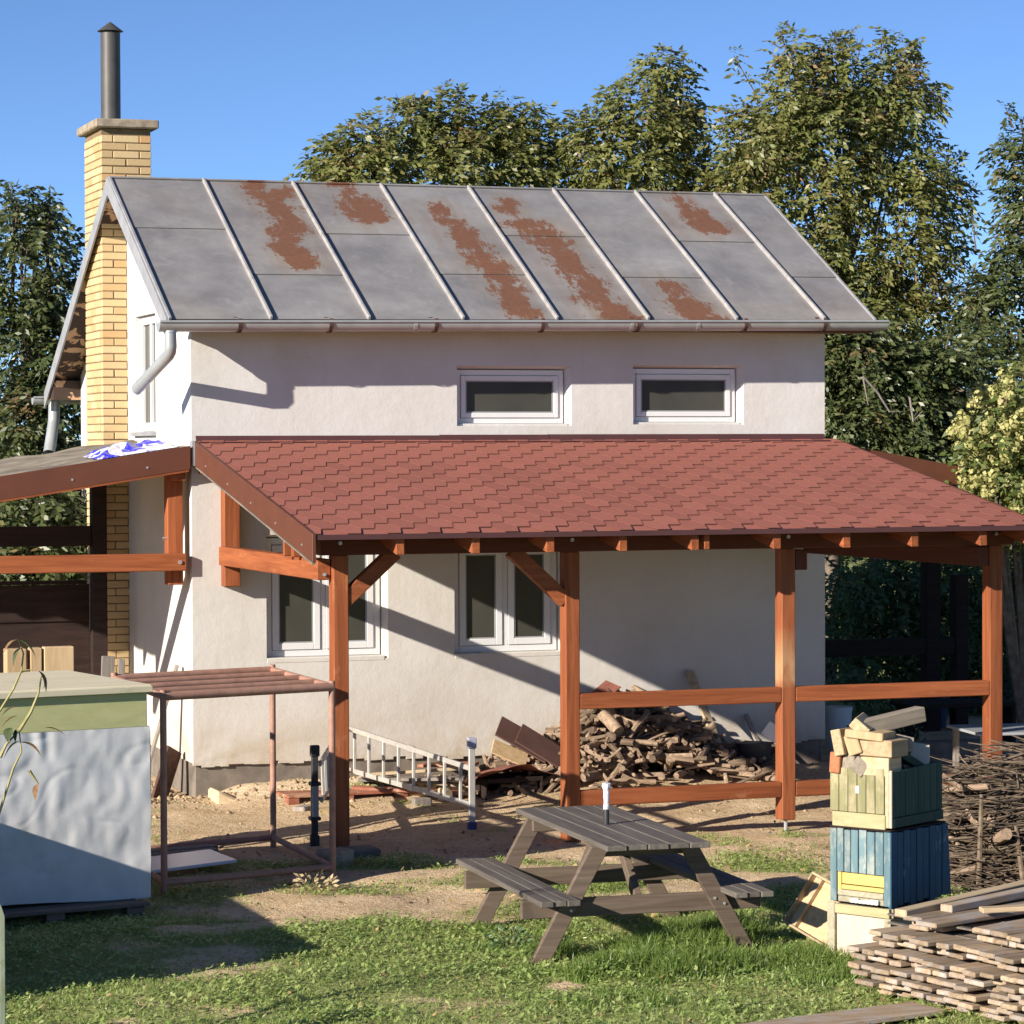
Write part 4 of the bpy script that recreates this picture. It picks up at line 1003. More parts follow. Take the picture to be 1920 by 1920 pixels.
s = MB(); s.bar((5.296, -0.040, 0.262), (5.339, -0.250, -0.021), .05, .025, 0); tag(s.build('leaning_plank', M['cutgrey'], None, .004), 'short thin grey plank leaning on the wall nearer the third post', 'plank')
s = MB(); s.tube([(5.12, -.62, -.22), (5.12, -.62, .0), (5.12, -.62, .06)], [.13, .16, .165], 18); o = s.build('black_bucket', M['blackplastic'], None); smooth_tubes(o.data); tag(o, 'black plastic bucket in shade at the wall beside the third post', 'bucket')
s = MB(); s.box((-.10, -.006, -.07), (.10, .006, .07)); tag(s.build('white_scrap', M['whiteboard'], None, .002, M=place((5.18, -.95, .17), R(-30), R(35), 0)), 'white plastic scrap poking out left of the third post', 'scrap')

s = MB(); s.prism([(.10, -.40), (.46, -.44), (.44, -.36), (.14, -.20), (.10, -.20)], 'y', -.46, -.12); tag(s.build('stone_slab', simple('cream_stone', (.60, .48, .30), .95, var=.2, sc=6, bump=.6), None, .02), 'broken cream stone slab on the soil at the near corner of the plinth', 'stone')
# ------------------------------------------------------------------ picnic table
TW = wood('weathered_table_wood_y', (.085, .070, .060), (.165, .145, .125), 'y', .7, 8, .05, .12, .35, spec=.4)
TX = wood('weathered_table_wood_x', (.095, .070, .052), (.165, .125, .095), 'x', .75, 8, .05, .10, .3)
table = thing('picnic_table', (1.12, -7.35, -.46), 'dark weathered wooden picnic table with fixed benches on the lawn', 'picnic table')
TM = Matrix.Translation((1.10, -7.38, 0)) @ rotz(R(-3))
Lh, Wh, zt = 1.02, .345, .295
n = 5; w = 2*Wh/n
for k in range(n):
    a = -Wh+k*w; s = MB(); s.box((a+.003, -Lh+.01*(k % 2), zt-.036), (a+w-.003, Lh-.008*(k % 3), zt)); s.build('top_board', TW, table, .004, M=TM)
zb = -.035
for sx in (-1, 1):
    for k in range(3):
        a = sx*.64-.13+k*.0875; s = MB(); s.box((a, -Lh+.012*(k % 2), zb-.036), (a+.082, Lh-.01*k, zb)); s.build('bench_board', TW, table, .004, M=TM)
zg0 = -.475
for yy in (-.72, .72):
    for sx in (-1, 1):
        s = MB(); top = (sx*.29, zt-.038); bot = (sx*.70, zg0)
        s.prism([(bot[0]-.062, bot[1]), (bot[0]+.062, bot[1]), (top[0]+.062, top[1]), (top[0]-.062, top[1])], 'y', yy-.022, yy+.022)
        lg = s.build('leg', TX, table, .004, M=TM)
        for q in (.0, 1.):
            t = .455+.05*q; bx = bot[0]+(top[0]-bot[0])*t+.022*(1-2*q); bz = bot[1]+(top[1]-bot[1])*(t+.0); b = MB(); b.tube([(bx, yy-.030, bz), (bx, yy-.022, bz)], .009, 8); b.build('bolt', M['steel'], lg, M=TM)
    e = .024 if yy < 0 else -.024
    s = MB(); s.box((-.80, yy+e-.002, zb-.155), (.80, yy+e+.042, zb-.038)) if yy < 0 else s.box((-.80, yy+e-.042, zb-.155), (.80, yy+e+.002, zb-.038)); s.build('bench_bearer', TX, table, .004, M=TM)
    s = MB(); s.box((-.33, yy+(.046 if yy < 0 else -.086), zt-.115), (.33, yy+(.086 if yy < 0 else -.046), zt-.038)); s.build('top_bearer', TX, table, .004, M=TM)
for sx in (1,):
    for yy in (-.62, .62): s = MB(); s.bar((0, yy, zb-.10), (0, yy*.35, zt-.06), .05, .07); s.build('strut', TX, table, .004, M=TM)
s = MB(); s.box((-.03, -.35, zt-.09), (.03, .35, zt-.038)); s.build('batten', TX, table, .004, M=TM)
# bottle in a white wrapper
bt = thing('bottle', (1.083, -7.383, zt), 'dark bottle wrapped in crumpled white paper standing on the picnic table', 'bottle')
s = MB(); s.tube([(0, 0, .001), (0, 0, .10), (0, 0, .115)], [.019, .019, .016], 14); o = s.build('glass', M['blackplastic'], bt, M=Matrix.Translation((1.083, -7.383, zt))); smooth_tubes(o.data)
s = MB(); g = random.Random(2); s.tube([(g.uniform(-.002, .002), g.uniform(-.003, .003), .095+.022*k) for k in range(9)], [.021+.0035*g.uniform(-1, 1)+(.006 if k > 6 else 0) for k in range(9)], 10)
s.build('paper_wrap', simple('white_paper', (.68, .70, .76), .7, var=.2, sc=30, bump=.6), bt, M=Matrix.Translation((1.083, -7.383, zt)))

# ------------------------------------------------------------------ stacked hives
HR = R(30); HO = Vector((2.365, -8.965, 0))
HM = Matrix.Translation(HO) @ rotz(HR)     # x runs along the shaded side, y along the sunlit front
HX, HY = .64, .46
M['hivewhite'] = wood('whitewashed_board', (.47, .385, .30), (.58, .49, .39), 'z', .85, 4, .2, .05, .2, (.40, .33, .22), (.60, .75))
M['hivegreyed'] = wood('greyed_batten', (.26, .24, .17), (.40, .36, .26), 'x', .85, 7, .1, .1, .3)
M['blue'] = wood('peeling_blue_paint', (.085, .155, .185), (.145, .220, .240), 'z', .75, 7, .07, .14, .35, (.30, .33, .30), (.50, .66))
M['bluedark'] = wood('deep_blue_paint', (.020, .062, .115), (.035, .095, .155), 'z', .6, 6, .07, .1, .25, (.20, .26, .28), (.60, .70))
M['yellowed'] = wood('yellowed_batten', (.34, .30, .16), (.44, .39, .23), 'y', .85, 6, .1, .05, .3, (.28, .27, .15), (.55, .7))
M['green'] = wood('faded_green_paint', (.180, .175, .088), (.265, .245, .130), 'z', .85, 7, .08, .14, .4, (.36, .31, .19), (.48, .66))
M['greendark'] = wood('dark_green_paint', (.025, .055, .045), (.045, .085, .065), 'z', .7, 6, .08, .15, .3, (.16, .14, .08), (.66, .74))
M['yellow'] = simple('yellow_board', (.62, .43, .13), .6, 0, .3, .06, 5, .05)
M['foam'] = simple('white_foam', (.78, .77, .73), .9, 0, .2, .05, 30, .5)
def hb(name, a, b, m, p, bev=.003, M_=None): return MB().box(a, b).build(name, m, p, bev, M=M_ or HM)
h1 = thing('hive_box', HO+Vector((.1, .3, -.47)), 'whitewashed lowest hive box with grey corner battens', 'beehive')
hb('body', (.012, .012, -.50), (HX-.012, HY-.005, -.115), M['hivewhite'], h1, .004)
hb('corner_batten', (-.012, HY-.05, -.52), (.011, HY+.008, -.10), M['hivegreyed'], h1); hb('corner_batten', (-.012, -.010, -.52), (.011, .04, -.165), M['hivegreyed'], h1)
hb('top_batten', (-.014, .0, -.163), (.011, HY-.052, -.105), M['yellowed'], h1); hb('top_batten', (.013, -.014, -.163), (HX, .011, -.105), M['hivegreyed'], h1)
h2 = thing('hive_box', HO+Vector((.1, .3, -.10)), 'peeling blue hive box with a yellow slot board low on its sunlit front', 'beehive')
hb('body', (.030, .020, -.10), (HX-.02, HY-.012, .365), M['darkwood'], h2)
z0, z1 = -.092, .372
ys = [0, .055, .118, .180, .242, .300, .352, .405, HY]
for k in range(8):
    a, c = ys[k], ys[k+1]; low = z0 if k in (0, 7) else .098
    hb('front_board', (.004+.002*(k % 2), a+.003, low), (.029, c-.003, z1-.004*(k % 3)), M['blue'], h2)
hb('slot_frame', (.010, .375, -.045), (.028, .402, .095), M['yellow'], h2); hb('slot_board', (.018, .058, .022), (.029, .374, .092), M['yellow'], h2); hb('slot_board', (.012, .058, -.012), (.029, .374, .016), M['yellow'], h2)
hb('slot_rail', (.008, .058, -.052), (.029, .402, -.016), M['hivegreyed'], h2); hb('slot_rail', (.014, .058, -.092), (.029, .402, -.056), M['hivegreyed'], h2)
s = MB(); g = random.Random(6)
for k in range(7): s.box((-.014, .085+k*.030, -.089), (.013, .117+k*.030, -.062+g.uniform(-.008, .008)))
s.build('foam_strip', M['foam'], h2, .006, M=HM)
for k in range(9):
    a, c = .004+k*(HX+.016)/9, .004+(k+1)*(HX+.016)/9
    s = MB(); y = -.004+.003*(k % 2); s.box((a+.002, y, z0-.012+.01*((k*7) % 3)), (c-.002, .019, z1-.006*(k % 2)))
    s.v = [(v[0]+(.035 if v[0] > .6 and v[2] < 0 else 0), v[1], v[2]) for v in s.v]
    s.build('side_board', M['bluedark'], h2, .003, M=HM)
hb('top_rim', (.0, .0, .374), (HX, HY, .384), M['darkwood'], h2)
h3 = thing('hive_box', HO+Vector((.1, .3, .39)), 'open faded green hive box of upright boards on top of the blue one', 'beehive')
GM = Matrix.Translation(HO+Vector((.012, .002, 0))) @ rotz(R(32))
z0, z1 = .386, .760; GX_, GY_ = .62, .455
for k in range(6):
    a, c = .055+k*(GY_-.055)/6, .055+(k+1)*(GY_-.055)/6
    hb('front_board', (0, a+.002, z0+.095), (.022, c-.002, z1-.005*((k*5) % 3)+.006), M['green'], h3, .003, GM)
hb('front_batten', (-.006, .045, z0), (.020, GY_-.02, z0+.092), M['yellowed'], h3, .004, GM)
hb('corner_post', (.004, .022, z0+.01), (.024, .053, z1-.012), M['palewood'], h3, .004, GM); hb('corner_strip', (-.002, .0, z0+.012), (.016, .018, z1-.002), M['hivewhite'], h3, .003, GM)
for k in range(8):
    a, c = .020+k*(GX_-.02)/8, .020+(k+1)*(GX_-.02)/8
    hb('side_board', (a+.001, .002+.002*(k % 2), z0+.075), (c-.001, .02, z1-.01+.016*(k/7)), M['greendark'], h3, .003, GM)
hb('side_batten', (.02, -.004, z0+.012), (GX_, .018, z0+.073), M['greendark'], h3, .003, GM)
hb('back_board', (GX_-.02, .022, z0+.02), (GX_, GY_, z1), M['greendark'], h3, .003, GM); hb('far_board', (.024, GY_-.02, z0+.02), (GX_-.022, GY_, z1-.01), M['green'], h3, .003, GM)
hb('floor', (.03, .025, z0+.02), (GX_-.025, GY_-.025, z0+.21), M['darkwood'], h3, .003, GM)
hb('label_plate', (-.006, .235, z0+.215), (-.001, .262, z0+.262), M['whiteboard'], h3, .004, GM)
# timber offcuts lying in the green box: (px of centre is not used, real positions in the box frame)
M['block'] = wood('squared_timber', (.36, .255, .145), (.54, .42, .26), 'x', .8, 6, .12, .18, .2)
M['blockgrey'] = wood('weathered_timber', (.19, .16, .125), (.34, .29, .225), 'x', .85, 7, .1, .15, .25)
M['blockred'] = wood('stained_timber_end', (.33, .12, .055), (.42, .17, .085), 'x', .7, 6, .1, .05)
def offcut(loc, dim, rz, ry, rx, m, label):
    s = MB(); a, b_, c = dim; s.box((-a/2, -b_/2, -c/2), (a/2, b_/2, c/2))
    Mx = GM @ place(loc, R(rz), R(ry), R(rx))
    return tag(s.build('timber_block', m, None, .005, M=Mx), label, 'wood block', 'wood blocks in the green hive box')
offcut((.085, .13, .775), (.17, .20, .115), 3, 0, 0, M['block'], 'bright sawn block at the lower right of the pile in the green box')
offcut((.11, .125, .890), (.19, .24, .105), -2, 0, 0, M['block'], 'sawn block with a grey side lying on the bright lower block')
offcut((.06, .245, .770), (.15, .10, .10), 12, 0, 38, M['blockgrey'], 'brown block turned on its corner beside the bright block')
offcut((.08, .320, .775), (.15, .09, .13), -6, 0, 12, M['blockgrey'], 'dull grey block between the red block and the turned one')
offcut((.06, .410, .785), (.16, .075, .13), 2, 0, 4, M['blockred'], 'small red stained block at the left end of the pile')
offcut((.07, .290, .905), (.15, .095, .13), 4, 0, -20, M['cut'], 'pale block leaning above the grey block')
offcut((.09, .380, .915), (.26, .07, .165), 2, 0, -12, M['block'], 'upright block with a yellow sawn end leaning at the left')
offcut((.085, .210, .968), (.20, .26, .052), 8, 0, 4, M['cut'], 'thin pale slab lying under the topmost beams')
offcut((.11, .275, 1.02), (.24, .12, .07), 20, -4, 40, M['block'], 'tilted block propped under the left end of the top beam')
offcut((.27, .185, 1.035), (.50, .10, .095), -24, -9, 0, M['blockgrey'], 'long grey beam lying topmost across the pile')
offcut((.40, .20, .84), (.30, .12, .10), 50, 25, 15, M['blockgrey'], 'broken shaded block at the back of the green box')
offcut((.50, .12, .80), (.22, .16, .03), 30, -40, 10, M['hivewhite'], 'small splinter-ended board rising from the back corner of the green box')
offcut((.38, .10, .78), (.26, .10, .05), -20, 30, 0, M['greendark'], 'dark board sunk in the back of the green box')
# tray frame leaning on the left of the hives
tr = thing('wooden_tray', (2.0, -8.0, -.45), 'shallow pale wooden tray frame tipped up against the left of the hives', 'tray')
TA, TC, TB = Vector((2.175, -7.840, -0.360)), Vector((2.278, -8.274, -0.465)), Vector((2.414, -8.020, -0.070))
_x = (TC-TA).normalized(); _n = _x.cross(TB-TA).normalized(); _y2 = _n.cross(_x)
if _n.z < 0: _n = -_n
T0 = Matrix((_x, _y2, _x.cross(_y2))).transposed().to_4x4(); T0.translation = TA
TLX, TLY = (TC-TA).length, (TB-TA).dot(_y2)
def tb(name, a, b, m): return MB().box(a, b).build(name, m, tr, .003, M=T0)
_h = (.0, .055) if T0.col[2][2] > 0 else (-.055, .0)
_o = (.0, .010) if T0.col[2][2] > 0 else (-.010, .0)
tb('tray_floor', (.012, .018, _o[0]), (TLX-.012, TLY-.018, _o[1]), M['cut'])
tb('tray_side', (0, 0, _h[0]), (TLX, .016, _h[1]), M['palewood']); tb('tray_side', (0, TLY-.016, _h[0]), (TLX, TLY, _h[1]), M['palewood'])
tb('tray_end', (0, .017, _h[0]), (.011, TLY-.017, _h[1]), M['palewood']); tb('tray_end', (TLX-.011, .017, _h[0]), (TLX, TLY-.017, _h[1]), M['palewood'])
tb('tray_bar', (.07, .017, _h[0]+.011), (.11, TLY-.017, _h[1]-.011), M['palewood'])

# ------------------------------------------------------------------ stack of old boards, lower right
M['oldplank'] = wood('old_stacked_board', (.215, .155, .10), (.40, .30, .205), 'x', .85, 7, .05, .28, .4, (.33, .30, .28), (.46, .66))
PR = R(15); PO = Vector((1.80, -9.47, 0)); PM = Matrix.Translation(PO) @ rotz(PR)
pg = random.Random(31)
pls = [MB().box((-.95, -w/2, -t/2), (.95, w/2, t/2)).mesh('board', M['oldplank'], .006) for w, t in ((.125, .029), (.150, .027), (.105, .032), (.165, .029), (.135, .031), (.115, .026))]
pw = (.125, .150, .105, .165, .135, .115)
lay = 10; PITCH = .0515
ORD = ['first', 'second', 'third', 'fourth', 'fifth', 'sixth', 'seventh', 'eighth', 'ninth', 'tenth', 'eleventh', 'twelfth', 'thirteenth', 'fourteenth', 'fifteenth', 'sixteenth', 'seventeenth', 'eighteenth', 'nineteenth', 'twentieth', 'twenty-first', 'twenty-second', 'twenty-third', 'twenty-fourth']
ROWN = ['bottom', 'second lowest', 'third lowest', 'fourth lowest', 'fifth lowest', 'fifth highest', 'fourth highest', 'third highest', 'second highest', 'top']
for L in range(lay):
    z = -.475+PITCH*L
    v = -.02-.05*pg.random()+(.0 if L < 6 else -.07*(L-5)); end = -2.2; q = 0
    step = (.14, .06, .02, .0, .03, .0, .10, .04, .22, .16)[L]
    while v > end:
        k = pg.randrange(6); w = pw[k]
        u0 = pg.gauss(0, .022)+step+(.12 if pg.random() < .12 else 0)
        if L >= 8 and pg.random() < .2: v -= w+.05; continue
        Mx = PM @ place((u0+.95, v-w/2, z+pg.uniform(-.002, .002)), R(pg.uniform(-1.2, 1.2) if L < 8 else pg.uniform(-5, 9)), R(pg.uniform(-.6, .6)), R(pg.uniform(-2, 2)))
        tag(link('old_board', pls[k], None, Mx), 'weathered board, %s from the left in the %s layer of the lower right stack' % (ORD[min(q, 23)], ROWN[L]), 'board', 'boards stacked at lower right')
        v -= w+pg.uniform(.002, .014); q += 1
# stickers between the layers and two beams on top
for L in range(lay-1):
    for u in (.30, 1.2):
        s = MB(); s.box((u-.02, -1.95, -.4605+PITCH*L), (u+.02, -.08, -.4355+PITCH*L-.0135)); o = s.build('sticker', M['palletdark'], None, .002, M=PM)
        tag(o, 'spacer lath on the %s layer of the board stack, %s' % (ROWN[L], 'near its ends' if u < 1 else 'farther along'), 'lath', 'spacers in the board stack')
zt2 = -.475+PITCH*lay
for k, (u, v, rz, L_, lab) in enumerate(((1.05, -.20, 11, 1.9, 'long squared beam on top of the board stack nearest the hives'), (1.25, -.34, 8, 1.7, 'second squared beam lying along the top of the board stack'), (1.15, -1.02, -27, 1.5, 'pale board lying slantwise on top of the stack'))):
    s = MB(); h = .045 if k < 2 else .03; s.box((-L_/2, -.045, -h/2), (L_/2, .045, h/2)); tag(s.build('top_beam', M['palewood'] if k != 1 else M['oldplank'], None, .005, M=PM @ place((u, v, zt2+.01*k), R(rz), R(-1.5))), lab, 'beam')
s = MB(); s.bar((0.475, -10.553, -0.470), (1.984, -10.218, -0.470), .30, .03); tag(s.build('ground_board', M['oldplank'], None, .004), 'wide brown board on the grass at the lower right edge', 'board')

# ------------------------------------------------------------------ brushwood heap
M['twig'] = wood('dry_twig', (.095, .066, .046), (.24, .185, .13), 'x', .9, 5, .2, .3, .3, (.40, .33, .24), (.60, .72))
bg_ = np.random.default_rng(77); s = MB(); s2 = MB()
def bh(x, y): return .92*np.clip(1-((x-5.25)/1.25)**2-((y+5.75)/.95)**2, 0, 1)**.55
for k in range(3200):
    x = 5.25+bg_.uniform(-1.15, 1.2); y = -5.75+bg_.uniform(-.9, .9); h = float(bh(x, y))
    z = float(gz(x, y))+h*(bg_.uniform(.0, 1.04)); a = bg_.normal(2.75, .75); L = bg_.uniform(.25, .95); r = bg_.uniform(.003, .0095)*(1.5 if k % 9 == 0 else 1)
    d = Vector((math.cos(a), math.sin(a), bg_.normal(0, .16))).normalized(); c = Vector((x, y, z)); n = Vector((-d.y, d.x, 0))*bg_.normal(0, .07)
    P = [c-d*L/2, c-d*L/6+n+Vector((0, 0, bg_.normal(0, .02))), c+d*L/6+n*.6, c+d*L/2]
    (s if k % 1 == 0 else s2).tube(P, [r, r*.95, r*.8, r*.45], 4, False)
tag(s.build('brushwood', M['twig'], None, kind='stuff'), 'heap of dry brushwood twigs behind the hives')
for k in range(16):
    x = 4.42+bg_.uniform(-.14, .2); y = -6.05+bg_.uniform(-.35, .45); z = float(gz(x, y))+.10+bg_.uniform(0, .62); me = LM[int(bg_.integers(0, len(LM)))]
    tag(link('split_log', me, None, place((x, y, z), float(bg_.uniform(1.2, 2.4)), float(bg_.normal(0, .15)), float(bg_.uniform(0, 6))) @ Matrix.Scale(1.05, 4)), 'split log at the near left end of the brushwood heap', 'log', 'split logs beside the brushwood')
for k, (p, q) in enumerate((((4.32, -6.45, -.5), (4.40, -6.35, .24)), ((4.62, -6.6, -.5), (4.60, -6.5, .02)))):
    s = MB(); s.tube([p, Vector(p).lerp(Vector(q), .6), q], [.022, .019, .014], 7); tag(s.build('stake', M['twig'], None), ('taller upright stake in front of the brushwood heap', 'shorter upright stake in front of the brushwood heap')[k], 'stake')

# ------------------------------------------------------------------ shaded things beyond the porch
M['tabletop'] = simple('pale_table_top', (.30, .32, .33), .5, 0, .4, .06, 4, 0)
tb_ = thing('garden_table', (7.2, -1.9, -.35), 'pale garden table in shade behind the rightmost porch post', 'table')
GT = Matrix.Translation((7.12, -2.0, 0)) @ rotz(R(-8))
MB().box((-.55, -.42, .225), (.85, .42, .25)).build('table_top', M['tabletop'], tb_, .005, M=GT)
for x in (-.48, .78):
    for y in (-.36, .36): MB().box((x-.025, y-.025, -.40), (x+.025, y+.025, .223)).build('leg', M['cutgrey'], tb_, .004, M=GT)
s = MB(); s.tube([(6.84, 1.2, -.30), (6.84, 1.2, .13), (6.84, 1.2, .19)], [.11, .135, .145], 18); o = s.build('bucket', M['whiteboard'], None); smooth_tubes(o.data); tag(o, 'pale bucket standing in shade at the far corner of the house', 'bucket')
s = MB(); s.box((-.5, -.16, -.12), (.5, .16, .12)); tag(s.build('stone_trough', M['plinth'], None, .02, M=place((7.35, -.25, -.16), R(-6))), 'long dark concrete trough on the ground beyond the house corner', 'trough')
s = MB(); s.box((-.55, -.25, -.03), (.55, .25, .03)); tag(s.build('grey_slab', M['capstone'], None, .012, M=place((7.3, -1.05, -.25), R(4))), 'flat grey slab in front of the dark trough', 'slab')
s = MB(); s.tube([(8.95, 3.4, -.35), (8.95, 3.4, .0), (8.95, 3.4, .04)], [.20, .23, .235], 18); o = s.build('blue_tub', simple('blue_tub', (.05, .06, .14), .5), None); smooth_tubes(o.data); tag(o, 'dull blue plastic tub in the shade by the far posts', 'tub')
s = MB(); s.box((-.6, -.3, .30), (.6, .3, .34)); s.box((-.55, -.25, -.3), (-.5, .25, .3)); s.box((.5, -.25, -.3), (.55, .25, .3)); tag(s.build('low_bench', M['darkwood'], None, .006, M=place((8.2, 1.3, -.15), R(-5))), 'dark low bench in shade under the far canopy', 'bench')

# ------------------------------------------------------------------ trees and shrubs
def unit(a): return a/np.maximum(np.linalg.norm(a, axis=-1, keepdims=True), 1e-9)
def quads(c, d, s, L, Wd):
    """diamond leaflets: centre base c, direction d, side s"""
    L = L[:, None]; Wd = Wd[:, None]; n = unit(np.cross(d, s))
    v = np.stack([c, c+d*L*.45-s*Wd+n*L*.06, c+d*L, c+d*L*.45+s*Wd+n*L*.06], 1).reshape(-1, 3)
    f = np.arange(len(c)*4).reshape(-1, 4); return v, f
def walnut(name, P, D, g, size=.11, pairs=3):
    """compound drooping leaves: P positions, D directions"""
    n = len(P); out = []
    side = unit(np.cross(D, np.array([0, 0, 1.])+g.normal(0, .25, (n, 3)))); Lr = g.uniform(.6, 1.4, n)*size
    for k in range(pairs):
        t = (k+.4)/pairs
        stem = P+D*(Lr*2.1*t)[:, None]+np.array([0, 0, -1.])*(Lr*1.0*t*t)[:, None]
        for sg in (-1, 1):
            d = unit(D*.55+sg*side*.9+np.array([0, 0, -.45])+g.normal(0, .18, (n, 3)))
            s = unit(np.cross(d, D+np.array([0, 0, .25])+g.normal(0, .38, (n, 3))))
            out.append((stem, d, s, Lr*g.uniform(.8, 1.1, n), Lr*g.uniform(.17, .24, n)))
    d = unit(D+np.array([0, 0, -.8])); s = unit(np.cross(d, g.normal(0, 1, (n, 3))))
    out.append((P+D*(Lr*2.1)[:, None]+np.array([0, 0, -1.])*(Lr)[:, None], d, s, Lr*1.1, Lr*.24))
    c, d, s, L, Wd = [np.concatenate(q) for q in zip(*out)]
    return quads(c, d, s, L, Wd)
def crown_points(blobs, per, g, clump=.16, bias=.4, ncl=9, hollow=.5):
    """every blob of the crown carries many small leafy lumps set apart from each other"""
    P = []; D = []
    for (x, y, z, r) in blobs:
        c = np.array([x, y, z]); k = int(ncl*(r/.5)**2)+3; re = max(r-.12, .5*r)
        d = unit(g.normal(0, 1, (k, 3))+np.array([0, -.15, .1])); cc = c+d*(re*g.uniform(hollow, 1.12, k))[:, None]
        for q, o in zip(cc, d):
            rs = g.uniform(.10, .27); m = max(4, int(per*(rs/.2)**2))
            e = unit(g.normal(0, 1, (m, 3))); rad = rs*g.uniform(.2, 1.1, m)**bias
            P.append(q+e*rad[:, None]*np.array([1, 1, 1.15])); D.append(unit(e+o*.9+np.array([0, 0, .1])+g.normal(0, .3, (m, 3))))
    return np.concatenate(P), np.concatenate(D)
M['bark'] = simple('bark', (.13, .105, .08), .95, var=.4, sc=12, bump=.8)
def trunk(base, blobs, r0, g, parent):
    b = MB(); bx, by, bz = base; cs = sorted(blobs, key=lambda q: -q[3])
    ax = sum(q[0]*q[3] for q in blobs)/sum(q[3] for q in blobs); top = max(q[2] for q in blobs)-.4
    pts = [(bx, by, bz-.2)]+[(bx+(ax-bx)*t+g.normal(0, .06), by+g.normal(0, .06), bz+(top-bz)*t) for t in (.2, .45, .7, 1)]
    b.tube(pts, [r0, r0*.85, r0*.65, r0*.42, .02], 10)
    for (x, y, z, r) in blobs:
        t = float(np.clip((z-r*.6-bz)/(top-bz)*.75, .08, .85)); i = t*4; k = min(int(i), 3); f = i-k
        a = Vector(pts[k]).lerp(Vector(pts[k+1]), f); c = Vector((x, y, z+r*.4)); m = a.lerp(c, .5)+Vector((0, 0, -.12*(c-a).length))+Vector(g.normal(0, .08, 3))
        b.tube([a, m, c], [r0*.32, r0*.2, .012], 6)
        for _ in range(3):
            d = unit(g.normal(0, 1, 3)+np.array([0, 0, .3])); e = c+Vector(d*r*.8); b.tube([m.lerp(c, .6), e], [.02, .006], 5, False)
    o = b.build('trunk', M['bark'], parent); smooth_tubes(o.data); return o
def tree(name, base, blobs, label, group, mat, seed, per=24, size=.088, pairs=3, clump=.13, ncl=12, r0=.14, cat='tree', twigs=()):
    g = np.random.default_rng(seed); t = thing(name, base, label, cat, group)
    trunk(base, blobs, r0, g, t)
    P, D = crown_points(blobs, per, g, clump, ncl=ncl)
    if len(twigs):
        for (a, c) in twigs:
            a, c = np.array(a), np.array(c); k = 9; tt = g.uniform(.45, 1.05, k)
            P = np.concatenate([P, a+(c-a)*tt[:, None]+g.normal(0, .03, (k, 3))]); D = np.concatenate([D, unit(g.normal(0, 1, (k, 3))+np.array([0, 0, .2]))])
    v, f = walnut(name, P, D, g, size, pairs)
    o = link('crown', np_mesh('crown', v, f, mat), t)
    if len(twigs):
        for a, c in twigs: MB().tube([a, c], [.012, .005], 5, False).build('shoot', M['bark'], t)
    return t
LW = m_leaf('walnut_leaf', ((.105, .145, .036), (.175, .185, .050), (.255, .245, .085)), .8, .34, .42, (.27, .165, .09), (.60, .72))
LW2 = m_leaf('dark_leaf', ((.042, .068, .022), (.075, .10, .034), (.13, .145, .052)), 1.0, .26, .4, (.20, .135, .06), (.64, .74))
LG = m_leaf('shade_leaf', ((.08, .15, .065), (.12, .20, .085), (.17, .24, .10)), 1.2, .3, .5)
T1 = [(10.00, 9.50, 7.29, 0.59), (10.93, 9.50, 7.57, 0.59), (11.70, 9.50, 7.39, 0.53), (9.64, 9.50, 6.70, 0.59), (10.55, 9.50, 6.65, 0.83), (11.62, 9.50, 6.55, 0.70), (12.25, 9.50, 6.21, 0.42), (9.42, 9.50, 6.21, 0.41), (10.24, 9.50, 5.68, 0.90), (11.39, 9.50, 5.49, 0.91), (12.29, 9.50, 5.37, 0.39), (11.01, 9.50, 4.51, 0.98), (12.01, 9.50, 4.45, 0.77), (11.39, 9.50, 3.54, 0.84), (10.47, 9.50, 4.99, 0.49), (11.00, 9.50, 2.77, 0.63), (10.70, 9.50, 7.84, 0.21), (10.10, 9.50, 7.88, 0.17), (11.78, 9.50, 7.88, 0.20)]
T2 = [(8.34, 10.50, 7.03, 0.52), (8.82, 10.50, 6.91, 0.46), (7.89, 10.50, 6.74, 0.45), (9.09, 10.50, 6.36, 0.42), (8.33, 10.50, 6.34, 0.77), (8.88, 10.50, 7.61, 0.17), (8.68, 10.50, 7.71, 0.10), (8.98, 10.50, 7.33, 0.25), (9.39, 10.50, 6.23, 0.42)]
T3 = [(6.00, 11.00, 6.94, 0.42), (6.55, 11.00, 6.89, 0.45), (5.42, 11.00, 6.92, 0.41), (4.85, 11.00, 6.63, 0.45), (4.49, 11.00, 6.42, 0.29), (7.18, 11.00, 6.63, 0.45), (6.00, 11.00, 6.32, 0.76), (4.92, 11.00, 6.15, 0.62), (7.55, 11.00, 6.36, 0.49), (4.28, 11.00, 6.14, 0.27), (6.81, 11.00, 6.27, 0.63)]
T4 = [(13.00, 8.50, 6.60, 0.33), (13.08, 8.50, 5.94, 0.43), (13.16, 8.50, 5.25, 0.62), (12.69, 8.50, 4.55, 0.52), (12.89, 8.50, 3.87, 0.76), (12.30, 8.50, 4.69, 0.28), (13.28, 8.50, 5.95, 0.62)]
T5 = [(-0.04, 8.00, 5.22, 0.33), (-0.13, 8.00, 4.68, 0.48), (0.26, 8.00, 4.50, 0.33), (-0.08, 8.00, 3.95, 0.55), (0.29, 8.00, 3.53, 0.37), (-0.02, 8.00, 3.04, 0.55), (0.34, 8.00, 2.68, 0.37), (-0.03, 8.00, 2.26, 0.55), (0.21, 8.00, 1.77, 0.37), (-0.27, 8.00, 1.71, 0.42), (-0.19, 8.00, 5.52, 0.15), (0.15, 8.00, 5.47, 0.12)]
